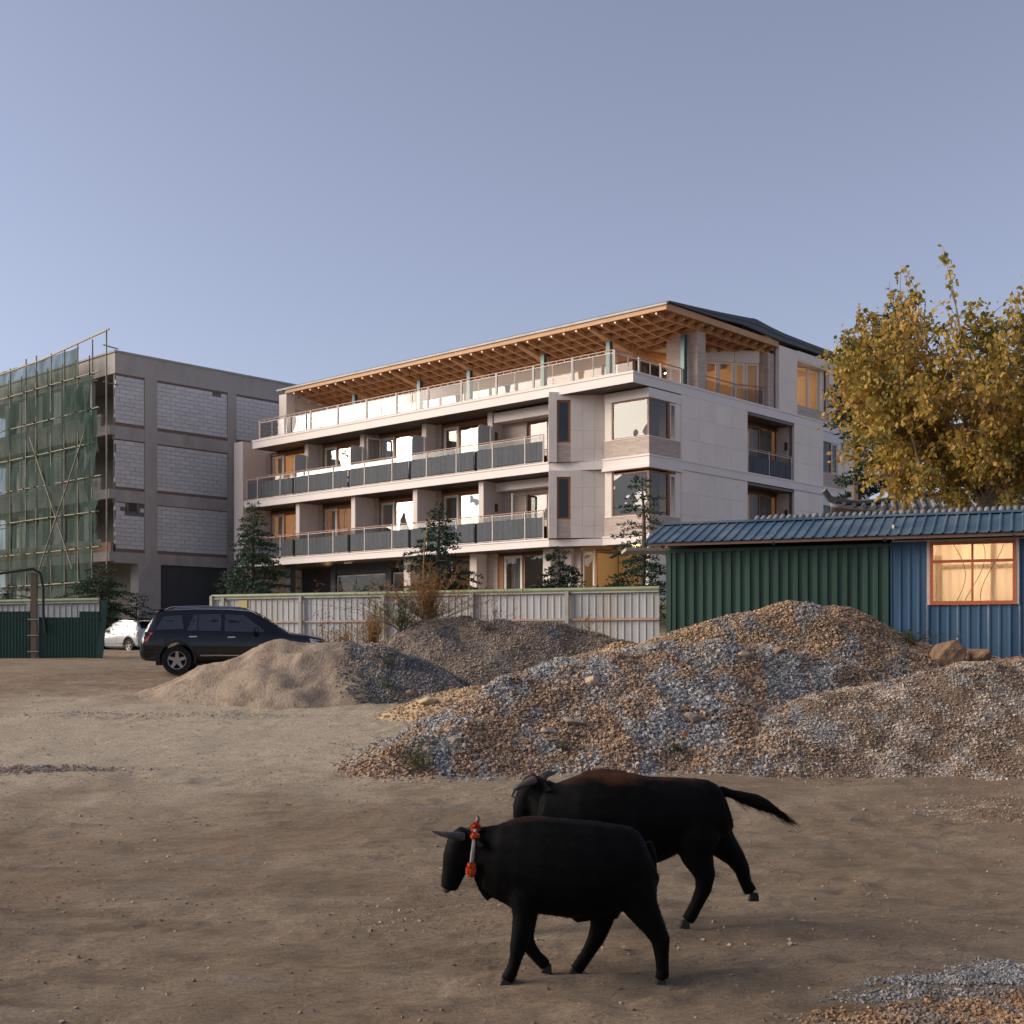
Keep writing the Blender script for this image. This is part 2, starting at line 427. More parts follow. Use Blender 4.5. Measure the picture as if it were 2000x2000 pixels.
# left end wall and party fins
H('end_wall', MT['board'], (-1.12, 9, 27.36, 28.2, 1.5, 13.55), bevel=.02)
fins = [22.65, 18.03, 13.37, 8.88]
for lv, fb in ((3, -.18), (2, -.78)):
    zt = LV[lv][0]; zc = LV[lv + 1][1] - .012
    for i, a in enumerate(fins):
        H('party_fin', MT['board'], (fb, .62, a, a + .32, zt - .0705, zc), bevel=.015)
        H('partition_wall', MT['room'], (.62, 4.9, a + .05, a + .27, zt - .07, zc))
for a in (9.87, 5.26):
    H('party_fin', MT['board'], (-.22, .62, a, a + .46, 3.2, 6.437), bevel=.015)
    H('partition_wall', MT['room'], (.62, 4.9, a + .05, a + .27, 3.46, 6.43))
H('party_fin', MT['board'], (-.22, .62, 14.47, 14.96, 3.2, 6.437), bevel=.015)
H('partition_wall', MT['room'], (.62, 4.9, 4.3, 4.5, 6.83, 9.73), (.62, 4.9, 4.3, 4.5, 10.18, 13.0))

# generic window: T maps (s along, d outward, z) to hotel coordinates
def TB(b): return lambda s, d, z: (b - d, s, z)
def TA(a): return lambda s, d, z: (s, a - d, z)
def tbox(mb, T, s0, s1, d0, d1, z0, z1):
    mb.hexa([T(s0, d0, z0), T(s1, d0, z0), T(s1, d1, z0), T(s0, d1, z0), T(s0, d0, z1), T(s1, d0, z1), T(s1, d1, z1), T(s0, d1, z1)]); return mb
def fixn(o):
    bm = bmesh.new(); bm.from_mesh(o.data); bmesh.ops.recalc_face_normals(bm, faces=bm.faces); bm.to_mesh(o.data); bm.free(); return o
def window(T, s0, s1, z0, z1, fm, gm, w=.07, name='window', dep=.07, parent=None):
    mb = MB()
    for a, b, c, d in ((s0, s1, z0, z0 + w), (s0, s1, z1 - w, z1), (s0, s0 + w, z0 + w, z1 - w), (s1 - w, s1, z0 + w, z1 - w)):
        tbox(mb, T, a, b, -dep / 2, dep / 2, c, d)
    o = fixn(mb.build(name, MT[fm], parent or hotel))
    p = MB(); p.add([T(s0 + w, .004, z0 + w), T(s1 - w, .004, z0 + w), T(s1 - w, .004, z1 - w), T(s0 + w, .004, z1 - w)], [(0, 1, 2, 3)])
    p.build('pane', MT[gm], o)
    return o
def curtain(T, s0, s1, z0, z1, m='curtain', d=-.22):
    mb = MB(); n = max(8, int((s1 - s0) / .03)); vs = []
    for k in range(n + 1):
        s = s0 + (s1 - s0) * k / n; dd = d + .035 * math.sin(s * 48 + 2 * math.sin(s * 7)) + .01 * random.random()
        vs += [T(s, dd, z0), T(s, dd, z1)]
    mb.add(vs, [(2 * k, 2 * k + 2, 2 * k + 3, 2 * k + 1) for k in range(n)])
    return mb.build('curtain', MT[m], hotel, True)
def room_lamp(b, a, z, e, c=(1.0, .62, .26), r=.05):
    l = bpy.data.lights.new('room_lamp', 'POINT'); l.energy = e; l.color = c; l.shadow_soft_size = r
    o = bpy.data.objects.new('room_lamp', l); o.location = (b, a, z); o.parent = hotel; col.objects.link(o); return o

# balcony bays: brick pier, white door, wide window
W6 = TB(.62)
bays = [27.36, 22.65, 18.03, 13.37]          # left edge of the opening in each bay
coat = {(3, 0): 'glass', (3, 1): 'glass_dark', (3, 2): 'glass_coat', (3, 3): 'glass_coat', (2, 0): 'glass', (2, 1): 'glass', (2, 2): 'glass_coat', (2, 3): 'glass_coat'}
for lv in (3, 2):
    zf = LV[lv][0] - .07; zc = LV[lv + 1][1] - .012; zh = zf + 2.72
    H('room_floor', MT['room_floor'], (.7, 4.9, 4.5, 27.3, zf, zf + .015)); H('room_ceiling', MT['room'], (.75, 4.9, 4.5, 27.3, zc - .03, zc - .005))
    for i, a1 in enumerate(bays):
        a0 = a1 - 4.38 if i else 22.97
        a0 = fins[i] + .32
        H('brick_pier', MT['brick_clad'], (.50, .64, a1 - .34, a1, zf, zc))
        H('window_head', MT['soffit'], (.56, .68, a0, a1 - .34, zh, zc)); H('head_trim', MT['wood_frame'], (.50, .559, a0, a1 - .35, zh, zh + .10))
        window(W6, a1 - .47, a1 - .36, zf, zh - .004, 'wood_frame', 'glass', .054, name='door_jamb')
        d1_, d0_ = a1 - .47, a1 - 1.48
        dr = window(W6, d0_, d1_, zf + .02, zh - .01, 'white_frame', 'glass', .13, name='balcony_door')
        window(W6, a0 + .02, d0_ - .06, zf + .02, zh - .012, 'wood_frame', coat[(lv, i)], .07)
        if not (lv == 3 and i == 2): curtain(W6, d0_ + .1, d1_ - .25, zf + .05, zh - .05)
        else: curtain(W6, d0_ + .05, d1_ - .05, zf + .05, zh - .05, 'drape')
    # short bay beside the angled wall
    a1 = 8.88
    if lv == 3: H('dropped_ceiling', MT['slab'], (-.12, .6, 4.75, 8.86, 12.5, 12.95))
    else: H('dropped_ceiling', MT['slab'], (.0, .6, 4.75, 8.86, 9.3, 9.7))
    H('brick_pier', MT['brick_clad'], (.50, .64, 7.35, a1, zf, zc), (.50, .64, 4.75, 5.35, zf, zc))
    window(W6, 6.1, 7.3, zf, zf + 2.35, 'wood_frame', 'glass_dark', .08); window(TB(.56), 5.4, 6.05, zf, zf + 2.35, 'white_frame', 'glass_dark', .1, name='balcony_door')
    H('window_head', MT['brick_clad'], (.54, .66, 5.36, 7.34, zf + 2.36, zc))
    room_lamp(2.6, 25, zf + 2.3, 90 if lv == 3 else 75, (1, .55, .18))
    if lv == 2: room_lamp(3.2, 20.4, zf + 2.2, 45, (1, .5, .2))
    # wall lamps on the fins
    l = H('wall_lamp', MT['brass'], (-.02, .10, 8.79, 8.878, zf + 1.62, zf + 1.98)); 
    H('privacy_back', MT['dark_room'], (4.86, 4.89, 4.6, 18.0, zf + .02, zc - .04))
# open sash on the third bay (upper level) and on the short bay (lower level)
def sash(b, a, ang, z0, z1, w):
    e = MB(); 
    for s in ((0, w, z0, z0 + .08), (0, w, z1 - .08, z1), (0, .08, z0 + .08, z1 - .08), (w - .08, w, z0 + .08, z1 - .08)):
        e.box(-.03, .03, s[0], s[1], s[2], s[3])
    o = e.build('open_sash', MT['white_frame'], hotel, loc=(b, a, 0), rot=(0, 0, ang))
    MB().add([(0, .08, z0 + .08), (0, w - .08, z0 + .08), (0, w - .08, z1 - .08), (0, .08, z1 - .08)], [(0, 1, 2, 3)]).build('pane', MT['glass'], o)
sash(.54, 17.55, R(78), 10.14, 12.8, .8); sash(.52, 7.32, R(70), 6.8, 9.1, .8)

# balcony railings with slate panels
posts = [27.08, 26.11, 24.04, 21.57, 19.52, 17.03, 14.95, 12.47, 10.44, 8.09, 6.09, 5.0]
gaps = [(22.91, 22.70), (18.30, 18.12), (13.71, 13.57), (9.24, 9.07)]
def railing(zf, posts, gaps, b=-1.0, lo=.10, hi=.95, top=1.27, along='a', strip=.31):
    def bx(s0, s1, d0, d1, z0, z1):
        return (b + d0, b + d1, s0, s1, z0, z1) if along == 'a' else (s0, s1, b + d0, b + d1, z0, z1)
    lo_, hi_ = min(posts), max(posts)
    runs = []; cur = hi_
    for g in gaps: runs.append((g[0], cur)); cur = g[1]
    runs.append((lo_, cur))
    r = H('balcony_railing', MT['copper'], *[bx(a + .01, c - .01, -.03, .03, zf + top - .035, zf + top) for a, c in runs])
    H('lower_rail', MT['rail_metal'], *[bx(a + .01, c - .01, -.012, .012, zf + top - .11, zf + top - .085) for a, c in runs], *[bx(a + .01, c - .01, -.012, .012, zf + .04, zf + .065) for a, c in runs], parent=r)
    for p in posts: H('post', MT['rail_metal'], bx(p - .025, p + .025, -.03, .025, zf - .02, zf + top - .035), parent=r)
    edges = sorted(set(posts + [x for g in gaps for x in g]))
    gset = {(g[1], g[0]) for g in gaps}
    for e0, e1 in zip(edges[:-1], edges[1:]):
        if (e0, e1) in gset: continue
        n = max(1, round((e1 - e0 - .07) / strip)); w = (e1 - e0 - .07) / n
        for k in range(n):
            x0 = e0 + .035 + k * w
            H('slat', MT['fabric'], bx(x0 + .004, x0 + w - .004, -.04 + random.uniform(-.004, .004), .0, zf + lo, zf + hi + random.uniform(-.006, .006)), parent=r)
    for g in gaps:                                  # return ends between two rooms
        for x in g: H('slat', MT['fabric'], bx(x - .01, x + .01, -.02, .5, zf + lo, zf + hi), parent=r)
    MB().add([( (b, lo_, zf + hi) if along == 'a' else (lo_, b, zf + hi)), ((b, hi_, zf + hi) if along == 'a' else (hi_, b, zf + hi)), ((b, hi_, zf + top - .11) if along == 'a' else (hi_, b, zf + top - .11)), ((b, lo_, zf + top - .11) if along == 'a' else (lo_, b, zf + top - .11))], [(0, 1, 2, 3)]).build('glass_strip', MT['glass_rail'], r)
    return r
for lv in (3, 2):
    r = railing(LV[lv][0], posts, gaps)
    for g in gaps: H('cross_rail', MT['copper'], (-.97, -.18, g[1] - .02, g[1] + .02, LV[lv][0] + 1.235, LV[lv][0] + 1.268), parent=r)
# rounded frosted screens between rooms, upper level
for a in fins:
    pr = [(-1.0, 10.2), (-.2, 10.2), (-.2, 12.38), (-.78, 12.38), (-.88, 12.35), (-.95, 12.28), (-.99, 12.18), (-1.0, 12.08)]
    n = len(pr); mb = MB(); y0, y1 = a + .14, a + .155
    mb.add([(x, y0, z) for x, z in pr] + [(x, y1, z) for x, z in pr], [tuple(range(n)), tuple(range(2 * n - 1, n - 1, -1))] + [(i, i + n, (i + 1) % n + n, (i + 1) % n) for i in range(n)])
    fixn(mb.build('privacy_screen', MT['frost'], hotel))

# angled wall between balconies and corner bay
P1 = (-1.38, 4.36); P0 = (.44, 2.36)
alen = math.hypot(P0[0] - P1[0], P0[1] - P1[1]); aang = math.atan2(P0[1] - P1[1], P0[0] - P1[0])
def AB(name, m, *boxes, parent=None, bevel=0):
    mb = MB()
    for b in boxes: mb.box(*b)
    return mb.build(name, m, parent or hotel, loc=(P1[0], P1[1], 0) if parent is None else None, rot=(0, 0, aang) if parent is None else None, bevel=bevel)
# local: x along wall from P1, y: + is inside
for zf, zc, hz0, hz1 in ((10.12, 13.16, 10.96, 12.75), (6.80, 9.74, 7.62, 9.40)):
    rows = [zf, hz0 - .05 if False else zf + .55, zf + 1.35, zf + 2.2, zc]
    for z0, z1 in zip(rows[:-1], rows[1:]):
        for s0, s1 in ((0, .35), (.95, 1.47), (1.47, 1.99), (1.99, alen)):
            AB('cladding_panel', MT['clad'], (s0 + .003, s1 - .003, 0, .22, z0 + .003, z1 - .003))
    AB('cladding_panel', MT['clad'], (.353, .947, .0, .22, hz1 + .06, zc - .003))
    AB('brick_panel', MT['brick_clad'], (.353, .947, .03, .2, zf, hz0))
    AB('wall_backing', MT['mortar'], (.0, .349, .225, .30, zf, zc - .01), (.951, alen, .225, .3, zf, zc - .01))
    w = AB('window', MT['wood_frame'], (.36, .94, .05, .13, hz0, hz0 + .07), (.36, .94, .05, .13, hz1 - .04, hz1 + .05), (.36, .44, .05, .13, hz0 + .07, hz1 - .04), (.84, .94, .05, .13, hz0 + .07, hz1 - .04))
    AB('pane', MT['glass_coat'] if zf > 8 else MT['glass_dark'], (.44, .84, .09, .095, hz0 + .07, hz1 - .04), parent=w)
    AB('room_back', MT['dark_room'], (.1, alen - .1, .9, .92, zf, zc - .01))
# corner bay
for zf, z_s, z_h, lv in ((10.17, 10.92, 12.55, 3), (6.82, 7.62, 9.49, 2)):
    H('brick_panel', MT['brick_clad'], (-.02, .16, -.02, 2.37, zf - .002, z_s), (.16, 2.25, -.02, .14, zf - .002, z_s))
    H('sill', MT['slab'], (-.04, .17, -.04, 2.38, z_s, z_s + .03), (.17, 2.26, -.04, .15, z_s, z_s + .03))
    H('bay_pier', MT['clad'], (.01, .2, 1.99, 2.36, z_s + .03, 12.88 if lv == 3 else 9.6), bevel=.01)
    if lv == 3:
        H('bay_head', MT['slab'], (-.015, .2, .0, 2.36, 12.57, 12.97), (.2, 2.36, -.0, .2, 12.57, 12.97))
    window(TB(.06), .06, 1.97, z_s + .03, z_h, 'wood_frame', 'glass_coat', .05)
    window(TA(.06), .06, 1.40, z_s + .03, z_h, 'wood_frame', 'glass_dark', .045)
    H('mullion', MT['wood_frame'], (1.402, 1.53, .0, .12, z_s + .03, z_h))
    H('corner_mullion', MT['gutter'], (.035, .085, .035, .085, z_s + .03, z_h - .01))
    window(TA(.05), 1.532, 1.98, z_s + .03, z_h - .02, 'white_frame', 'glass', .09)
    H('bay_pier', MT['clad'], (1.985, 2.366, .03, .25, zf, 12.96 if lv == 3 else 9.6))
    H('room_wall', MT['room'], (2.2, 2.3, .35, 4.2, zf, 12.9 if lv == 3 else 9.7), (.5, 2.2, 4.1, 4.2, zf, 12.9 if lv == 3 else 9.7))
    curtain(TA(.06), .55, 1.3, z_s + .05, z_h, 'drape', -.35)

# right facade cladding, in panels
def clad_right(b0, b1, z0, z1, cols, rows):
    cw = (b1 - b0) / cols; rh = (z1 - z0) / rows
    for i in range(cols):
        for j in range(rows):
            H('cladding_panel', MT['clad'], (b0 + i * cw + .003, b0 + (i + 1) * cw - .003, random.uniform(0, .003), .12, z0 + j * rh + .003, z0 + (j + 1) * rh - .003))
    H('wall_backing', MT['mortar'], (b0 + .01, b1 - .01, .125, .3, z0, z1))
for z0, z1, rows in ((10.171, 13.02, 3), (6.821, 9.745, 3), (3.47, 6.445, 3)):
    clad_right(2.37, 7.75, z0, z1, 4, rows)
    clad_right(12.05, 14.98, z0, z1, 2, rows)
    clad_right(17.25, 19.9, z0, z1, 2, rows)
    # recessed balcony
    H('recess_jamb', MT['board'], (12.06, 12.2, .121, 1.1, z0, z1), (7.6, 7.74, .301, 1.1, z0, z1))
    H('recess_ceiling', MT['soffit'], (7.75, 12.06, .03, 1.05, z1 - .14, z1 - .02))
    window(TA(1.0), 7.8, 8.45, z0, z1 - .3, 'wood_frame', 'glass', .08, name='balcony_door')
    window(TA(1.0), 8.5, 10.4, z0, z1 - .3, 'wood_frame', 'glass', .05); window(TA(1.0), 10.4, 12.0, z0, z1 - .3, 'wood_frame', 'glass', .05)
    H('window_head', MT['soffit'], (7.75, 12.05, .95, 1.05, z1 - .3, z1 - .02))
    curtain(TA(1.0), 9.9, 11.9, z0 + .02, z1 - .32, 'curtain')
    H('room_wall', MT['room'], (7.4, 7.5, 1.2, 4.6, z0, z1), (12.3, 12.4, 1.2, 4.6, z0, z1), (7.5, 12.3, 4.5, 4.6, z0, z1))
    room_lamp(9.4, 3.0, z1 - .5, 40)
    H('wall_lamp', MT['brass'], (11.97, 12.058, .38, .5, z0 + 1.55, z0 + 1.95))
    # brick framed window further back
    H('brick_panel', MT['brick_clad'], (14.985, 17.245, .02, .2, z0, z0 + .76)); H('lintel_panel', MT['frost'], (14.985, 17.245, .05, .2, z1 - .5, z1))
    window(TA(.12), 14.99, 15.95, z0 + .77, z1 - .51, 'wood_frame', 'glass_dark', .05); window(TA(.12), 16.0, 16.6, z0 + .77, z1 - .51, 'white_frame', 'glass_coat', .08)
    H('bay_pier', MT['clad'], (16.61, 17.24, .04, .25, z0 + .77, z1 - .51))
railing(LV[3][0] - .02, [7.85, 9.75, 11.85], [], b=.06, lo=.08, hi=.84, top=1.2, along='b')
railing(LV[2][0] - .02, [7.85, 9.75, 11.85], [], b=.06, lo=.08, hi=.84, top=1.2, along='b')

# ground floor behind the fence
for b0, a0, a1 in ((-.4, 23.94, 24.35), (.9, 21.69, 22.08), (.9, 17.16, 17.58)):
    H('column', MT['dark_wall'], (b0, b0 + .35, a0, a1, 3.4, 6.43))
H('entrance_wall', MT['dark_wall'], (3.0, 3.2, 15.0, 27.3, 3.46, 6.43), (1.0, 1.2, 17.6, 21.7, 5.9, 6.43))
window(TB(1.05), 17.6, 21.65, 3.6, 5.85, 'gutter', 'glass_dark', .07); window(TB(1.05), 15.1, 17.1, 3.6, 5.85, 'gutter', 'glass_dark', .06)
H('lit_doorway', MT['room'], (2.93, 2.99, 22.6, 23.5, 3.46, 5.6)); room_lamp(1.6, 23.2, 5.6, 5)
H('emergency_light', MT['white_frame'], (-.7, -.5, 18.6, 19.0, 6.33, 6.435))
for a1, a0, dr in ((14.4, 10.33, True), (9.8, 5.72, True)):
    H('brick_pier', MT['brick_clad'], (.5, .64, a1 - .6, a1, 3.46, 6.43))
    window(W6, a1 - 2.1, a1 - .95, 3.48, 6.3, 'white_frame', 'glass', .13, name='garden_door'); curtain(W6, a1 - 1.95, a1 - 1.2, 3.5, 6.25)
    window(W6, a0 + .05, a1 - 2.2, 3.48, 6.3, 'wood_frame', 'glass_dark' if a1 < 10 else 'glass', .07)
    H('window_head', MT['soffit'], (.56, .68, a0, a1 - .6, 6.3, 6.43)); H('door_jamb', MT['wood_frame'], (.55, .66, a1 - .94, a1 - .61, 3.48, 6.3))
    H('garden_rail', MT['copper'], (-1.0, -.95, a0 + .3, a1 - .2, 4.25, 4.29), (-1.0, -.95, a0 + .3, a0 + .35, 3.4, 4.25), (-1.0, -.95, a1 - .25, a1 - .2, 3.4, 4.25))
room_lamp(2.6, 12, 5.8, 30); room_lamp(2.6, 2.6, 5.8, 70)
H('brick_pier', MT['brick_clad'], (.5, .64, 4.1, 4.55, 3.46, 6.43)); H('board_wall', MT['board'], (.3, .5, 4.5, 5.26, 3.46, 6.437))
window(W6, 3.4, 4.08, 3.48, 6.33, 'white_frame', 'glass_dark', .09, name='garden_door'); window(W6, .3, 3.34, 3.48, 6.33, 'wood_frame', 'glass', .07)
H('corner_wall', MT['clad'], (.02, 2.37, .02, .29, 3.2, 6.44))
H('rear_wall', MT['room'], (4.7, 4.8, .3, 5.2, 3.47, 6.4))

# ---- terrace level: recessed glazing, railing, columns, pier
window_w = TB(4.25)
H('terrace_head', MT['wood'], (4.15, 4.4, 3.95, 26.3, 15.45, 16.2), (4.4, 9.9, 3.95, 4.15, 15.45, 16.2))
a = 3.98; k = 0
while a < 25.5:
    w = 1.82
    window(window_w, a, min(a + w, 26.2), 13.45, 15.44, 'rail_metal' if k else 'wood_frame', 'glass_coat' if a < 17 else 'glass', .06, name='sliding_door')
    a += w + .03; k += 1
H('terrace_wall', MT['room'], (6.6, 6.7, 4.2, 26.3, 13.42, 15.9))
H('terrace_ceiling', MT['room'], (4.42, 6.6, 4.2, 26.3, 15.88, 15.92))
room_lamp(5.4, 21, 15.2, 40); room_lamp(5.4, 9, 15.2, 40)
for i in range(3): window(TA(4.05), 4.5 + i * 1.8, 6.26 + i * 1.8, 13.45, 15.44, 'dark_wall', 'glass_dark', .06, name='sliding_door')
# end wall of the terrace with a window
H('terrace_end_wall', MT['clad'], (1.35, 1.95, 26.62, 27.3, 13.4, 16.5), (1.95, 4.3, 26.9, 27.3, 15.75, 16.4), (1.95, 4.3, 26.9, 27.3, 13.4, 13.9))
window(TA(27.0), 1.97, 4.28, 13.92, 15.74, 'white_frame', 'glass', .06)
# terrace railing
tr = H('terrace_railing', MT['copper'], (-.93, -.87, 1.12, 26.1, 14.55, 14.59), (-.87, 4.05, 1.12, 1.18, 14.55, 14.59))
H('lower_rail', MT['rail_metal'], (-.915, -.885, 1.15, 26.05, 14.43, 14.46), (-.915, -.885, 1.15, 26.05, 13.56, 13.59), (-.885, 4.0, 1.135, 1.165, 14.43, 14.46), (-.885, 4.0, 1.135, 1.165, 13.56, 13.59), parent=tr)
pp = [1.15 + i * 2.2636 for i in range(12)]
for i, a in enumerate(pp):
    H('post', MT['rail_metal'], (-.93, -.87, a - .055, a - .015, 13.42, 14.55), (-.93, -.87, a + .015, a + .055, 13.42, 14.55), parent=tr)
    if i < 11:
        H('mullion', MT['rail_metal'], (-.912, -.888, a + 1.12, a + 1.145, 13.59, 14.43), parent=tr)
        for q in (.45, .9, 1.35, 1.8): H('spacer', MT['rail_metal'], (-.912, -.888, a + q, a + q + .025, 14.46, 14.55), parent=tr)
        MB().add([(-.9, a + .06, 13.6), (-.9, a + 2.2, 13.6), (-.9, a + 2.2, 14.42), (-.9, a + .06, 14.42)], [(0, 1, 2, 3)]).build('pane', MT['glass_rail'], tr)
for b in (.85, 2.45, 4.0):
    H('post', MT['rail_metal'], (b - .05, b - .01, 1.12, 1.18, 13.42, 14.55), (b + .01, b + .05, 1.12, 1.18, 13.42, 14.55), parent=tr)
    MB().add([(b - 1.5, 1.15, 13.6), (b - .06, 1.15, 13.6), (b - .06, 1.15, 14.42), (b - 1.5, 1.15, 14.42)], [(0, 1, 2, 3)]).build('pane', MT['glass_rail'], tr)
    H('mullion', MT['rail_metal'], (b - .8, b - .775, 1.138, 1.162, 13.59, 14.43), parent=tr)
# steel columns
for a in (4.2, 8.2, 13.2, 16.9, 22.2):
    H('steel_column', MT['teal_steel'], (2.7, 2.78, a, a + .22, 13.42, 16.1), (2.86, 2.94, a, a + .22, 13.42, 16.1), (2.78, 2.86, a + .09, a + .13, 13.42, 16.1))
H('steel_column', MT['teal_steel'], (4.1, 4.18, 1.05, 1.25, 13.42, 16.15), (4.28, 4.36, 1.05, 1.25, 13.42, 16.15), (4.18, 4.28, 1.13, 1.17, 13.42, 16.15))
H('brick_pier', MT['brick_clad'], (4.5, 5.15, .6, 2.3, 13.42, 16.3))
# glazed corner recess, second balcony rail
recess = [((5.16, 2.3), (7.6, 2.3)), ((7.62, 2.3), (8.9, 1.5)), ((8.92, 1.48), (9.95, .75))]
for (x0, y0), (x1, y1) in recess:
    ln = math.hypot(x1 - x0, y1 - y0); ux, uy = (x1 - x0) / ln, (y1 - y0) / ln
    T = (lambda x0, y0, ux, uy: (lambda s, d, z: (x0 + ux * s + uy * d, y0 + uy * s - ux * d, z)))(x0, y0, ux, uy)
    window(T, 0, ln * .45, 13.45, 15.7, 'clad', 'glass', .12, name='terrace_window'); window(T, ln * .47, ln, 13.45, 15.7, 'clad', 'glass', .1, name='terrace_window')
    fixn(tbox(MB(), T, 0, ln, -.1, .12, 15.7, 16.3).build('window_head', MT['clad'], hotel))
H('room_wall', MT['room'], (5.2, 9.9, 4.3, 4.4, 13.42, 16.1), (9.95, 10.05, .9, 4.3, 13.42, 16.1)); H('room_ceiling', MT['room'], (5.2, 9.9, 2.4, 4.3, 15.95, 16.0))
room_lamp(7.8, 3.4, 15.5, 40, (1, .6, .2))
r2 = H('recess_railing', MT['copper'], (5.16, 8.4, 1.02, 1.08, 14.5, 14.54))
MB().bar((8.4, 1.05, 14.52), (10.0, .42, 14.52), .06, .04).build('handrail', MT['copper'], r2)
for b, a in ((5.5, 1.05), (8.3, 1.05), (8.45, 1.03), (9.9, .46)):
    H('post', MT['rail_metal'], (b - .025, b + .025, a - .025, a + .025, 13.42, 14.5), parent=r2)
MB().add([(5.2, 1.05, 13.55), (8.3, 1.05, 13.55), (8.3, 1.05, 14.35), (5.2, 1.05, 14.35)], [(0, 1, 2, 3)]).build('pane', MT['glass_rail'], r2)
MB().add([(8.45, 1.03, 13.55), (9.9, .46, 13.55), (9.9, .46, 14.35), (8.45, 1.03, 14.35)], [(0, 1, 2, 3)]).build('pane', MT['glass_rail'], r2)
H('brick_panel', MT['brick_clad'], (9.98, 10.58, .25, .75, 13.42, 16.2))
# upper wing wall with cut-in corner window
for b0, b1, z0, z1 in ((10.6, 12.36, 13.5, 15.0), (10.6, 12.36, 15.0, 16.62), (12.36, 15.6, 16.23, 16.66), (15.6, 19.9, 13.5, 15.0), (15.6, 19.9, 15.0, 16.66)):
    H('cladding_panel', MT['clad'], (b0 + .003, b1 - .003, .0, .2, z0 + .003, z1 - .003))
H('wall_backing', MT['mortar'], (10.62, 12.34, .21, .4, 13.5, 16.5), (15.62, 19.9, .21, .4, 13.5, 16.5))
MB().prism([(12.37, .05), (12.37, 1.0), (14.9, .25), (15.59, .06), (15.59, .03), (14.6, .03)][::-1] if False else [(12.37, .02), (15.59, .02), (15.59, .2), (14.2, .5), (12.37, 1.1)], 13.42, 13.98).build('brick_panel', MT['brick_clad'], hotel)
MB().prism([(12.37, .02), (15.59, .02), (15.59, 1.1), (12.37, 1.1)], 16.16, 16.225).build('recess_ceiling', MT['clad'], hotel)
Tq = lambda s, d, z: (12.4 + s, 1.05 - s * .34 - d, z)
window(Tq, .0, 1.75, 14.0, 16.15, 'white_frame', 'glass', .05, name='terrace_window')
window(TA(.46), 14.2, 15.2, 14.0, 16.15, 'white_frame', 'glass', .08, name='terrace_window')
H('recess_jamb', MT['clad'], (15.21, 15.59, .3, .55, 13.98, 16.15))
H('room_wall', MT['room'], (12.3, 15.8, 3.6, 3.7, 13.42, 16.2), (15.7, 15.8, .6, 3.6, 13.42, 16.2)); H('room_ceiling', MT['room'], (12.3, 15.8, 1.15, 3.6, 16.15, 16.18))
room_lamp(13.6, 2.4, 15.7, 45, (1, .62, .3))

# ---- roof: swept profile, fascia, lattice soffit
prof = [(1.25, 16.84), (3.2, 16.97), (5.3, 17.13), (7.0, 17.28), (8.3, 17.40), (9.6, 17.28), (10.9, 17.20), (13.5, 17.16), (16.3, 17.15), (20.2, 17.12)]
low = [(1.25, 16.78), (3.2, 16.80), (5.3, 16.83), (7.0, 16.92), (8.3, 16.88), (9.6, 16.82), (10.9, 16.78), (13.5, 16.80), (16.3, 16.80), (20.2, 16.8)]
n = len(prof); mb = MB(); y0, y1 = -.14, 27.35
vs = [(b, y0, z) for b, z in prof] + [(b, y1, z) for b, z in prof] + [(b, y0, z) for b, z in low] + [(b, y1, z) for b, z in low]
fs = []
for i in range(n - 1):
    fs += [(i, i + 1, n + i + 1, n + i), (2 * n + i, 3 * n + i, 3 * n + i + 1, 2 * n + i + 1), (i, 2 * n + i, 2 * n + i + 1, i + 1), (n + i, n + i + 1, 3 * n + i + 1, 3 * n + i)]
fs += [(0, n, 3 * n, 2 * n), (n - 1, 3 * n - 1, 4 * n - 1, 2 * n - 1)]
roof = fixn(mb.add(vs, fs).build('roof', MT['roof'], hotel))
# seam line on the verge
mb = MB()
for (b0, z0), (b1, z1), (c0, w0), (c1, w1) in zip(prof[1:-1], prof[2:], low[1:-1], low[2:]):
    mb.bar((b0, -.15, z0 * .55 + w0 * .45), (b1, -.15, z1 * .55 + w1 * .45), .03, .025)
mb.build('verge_seam', MT['roof'], roof)
H('gutter', MT['gutter'], (1.19, 1.249, -.05, 27.35, 16.70, 16.79), parent=roof)
H('fascia', MT['wood'], (1.25, 1.33, .0, 26.6, 16.50, 16.70), parent=roof)
H('fascia', MT['wood'], (1.331, 10.58, .0, .08, 16.50, 16.775), parent=roof)
def sz(b, a): return 16.44 - .15 * min(max(min(b - 1.3, a), 0), 3.0)
brk_b = [1.36, 2.2, 3.2, 4.2]
mb = MB()                                             # boarding above the lattice
gb = [1.33, 2.0, 2.8, 3.5, 4.3, 6, 8, 10.4]; ga = [.08, .8, 1.6, 2.4, 3.2, 4.1, 8, 14, 20, 26.5]
for i in range(len(gb) - 1):
    for j in range(len(ga) - 1):
        if gb[i] >= 4.3 and ga[j] >= 4.1: continue
        q = [(gb[i], ga[j]), (gb[i + 1], ga[j]), (gb[i + 1], ga[j + 1]), (gb[i], ga[j + 1])]
        mb.add([(b, a, sz(b, a) + .20) for b, a in q], [(3, 2, 1, 0)])
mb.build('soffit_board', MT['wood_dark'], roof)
def beam(pts, w, h, name='rafter', m='wood'):
    mb = MB()
    for p, q in zip(pts[:-1], pts[1:]): mb.bar((*p, sz(*p) + h / 2 - .04), (*q, sz(*q) + h / 2 - .04), w, h)
    return mb.build(name, MT[m], roof)
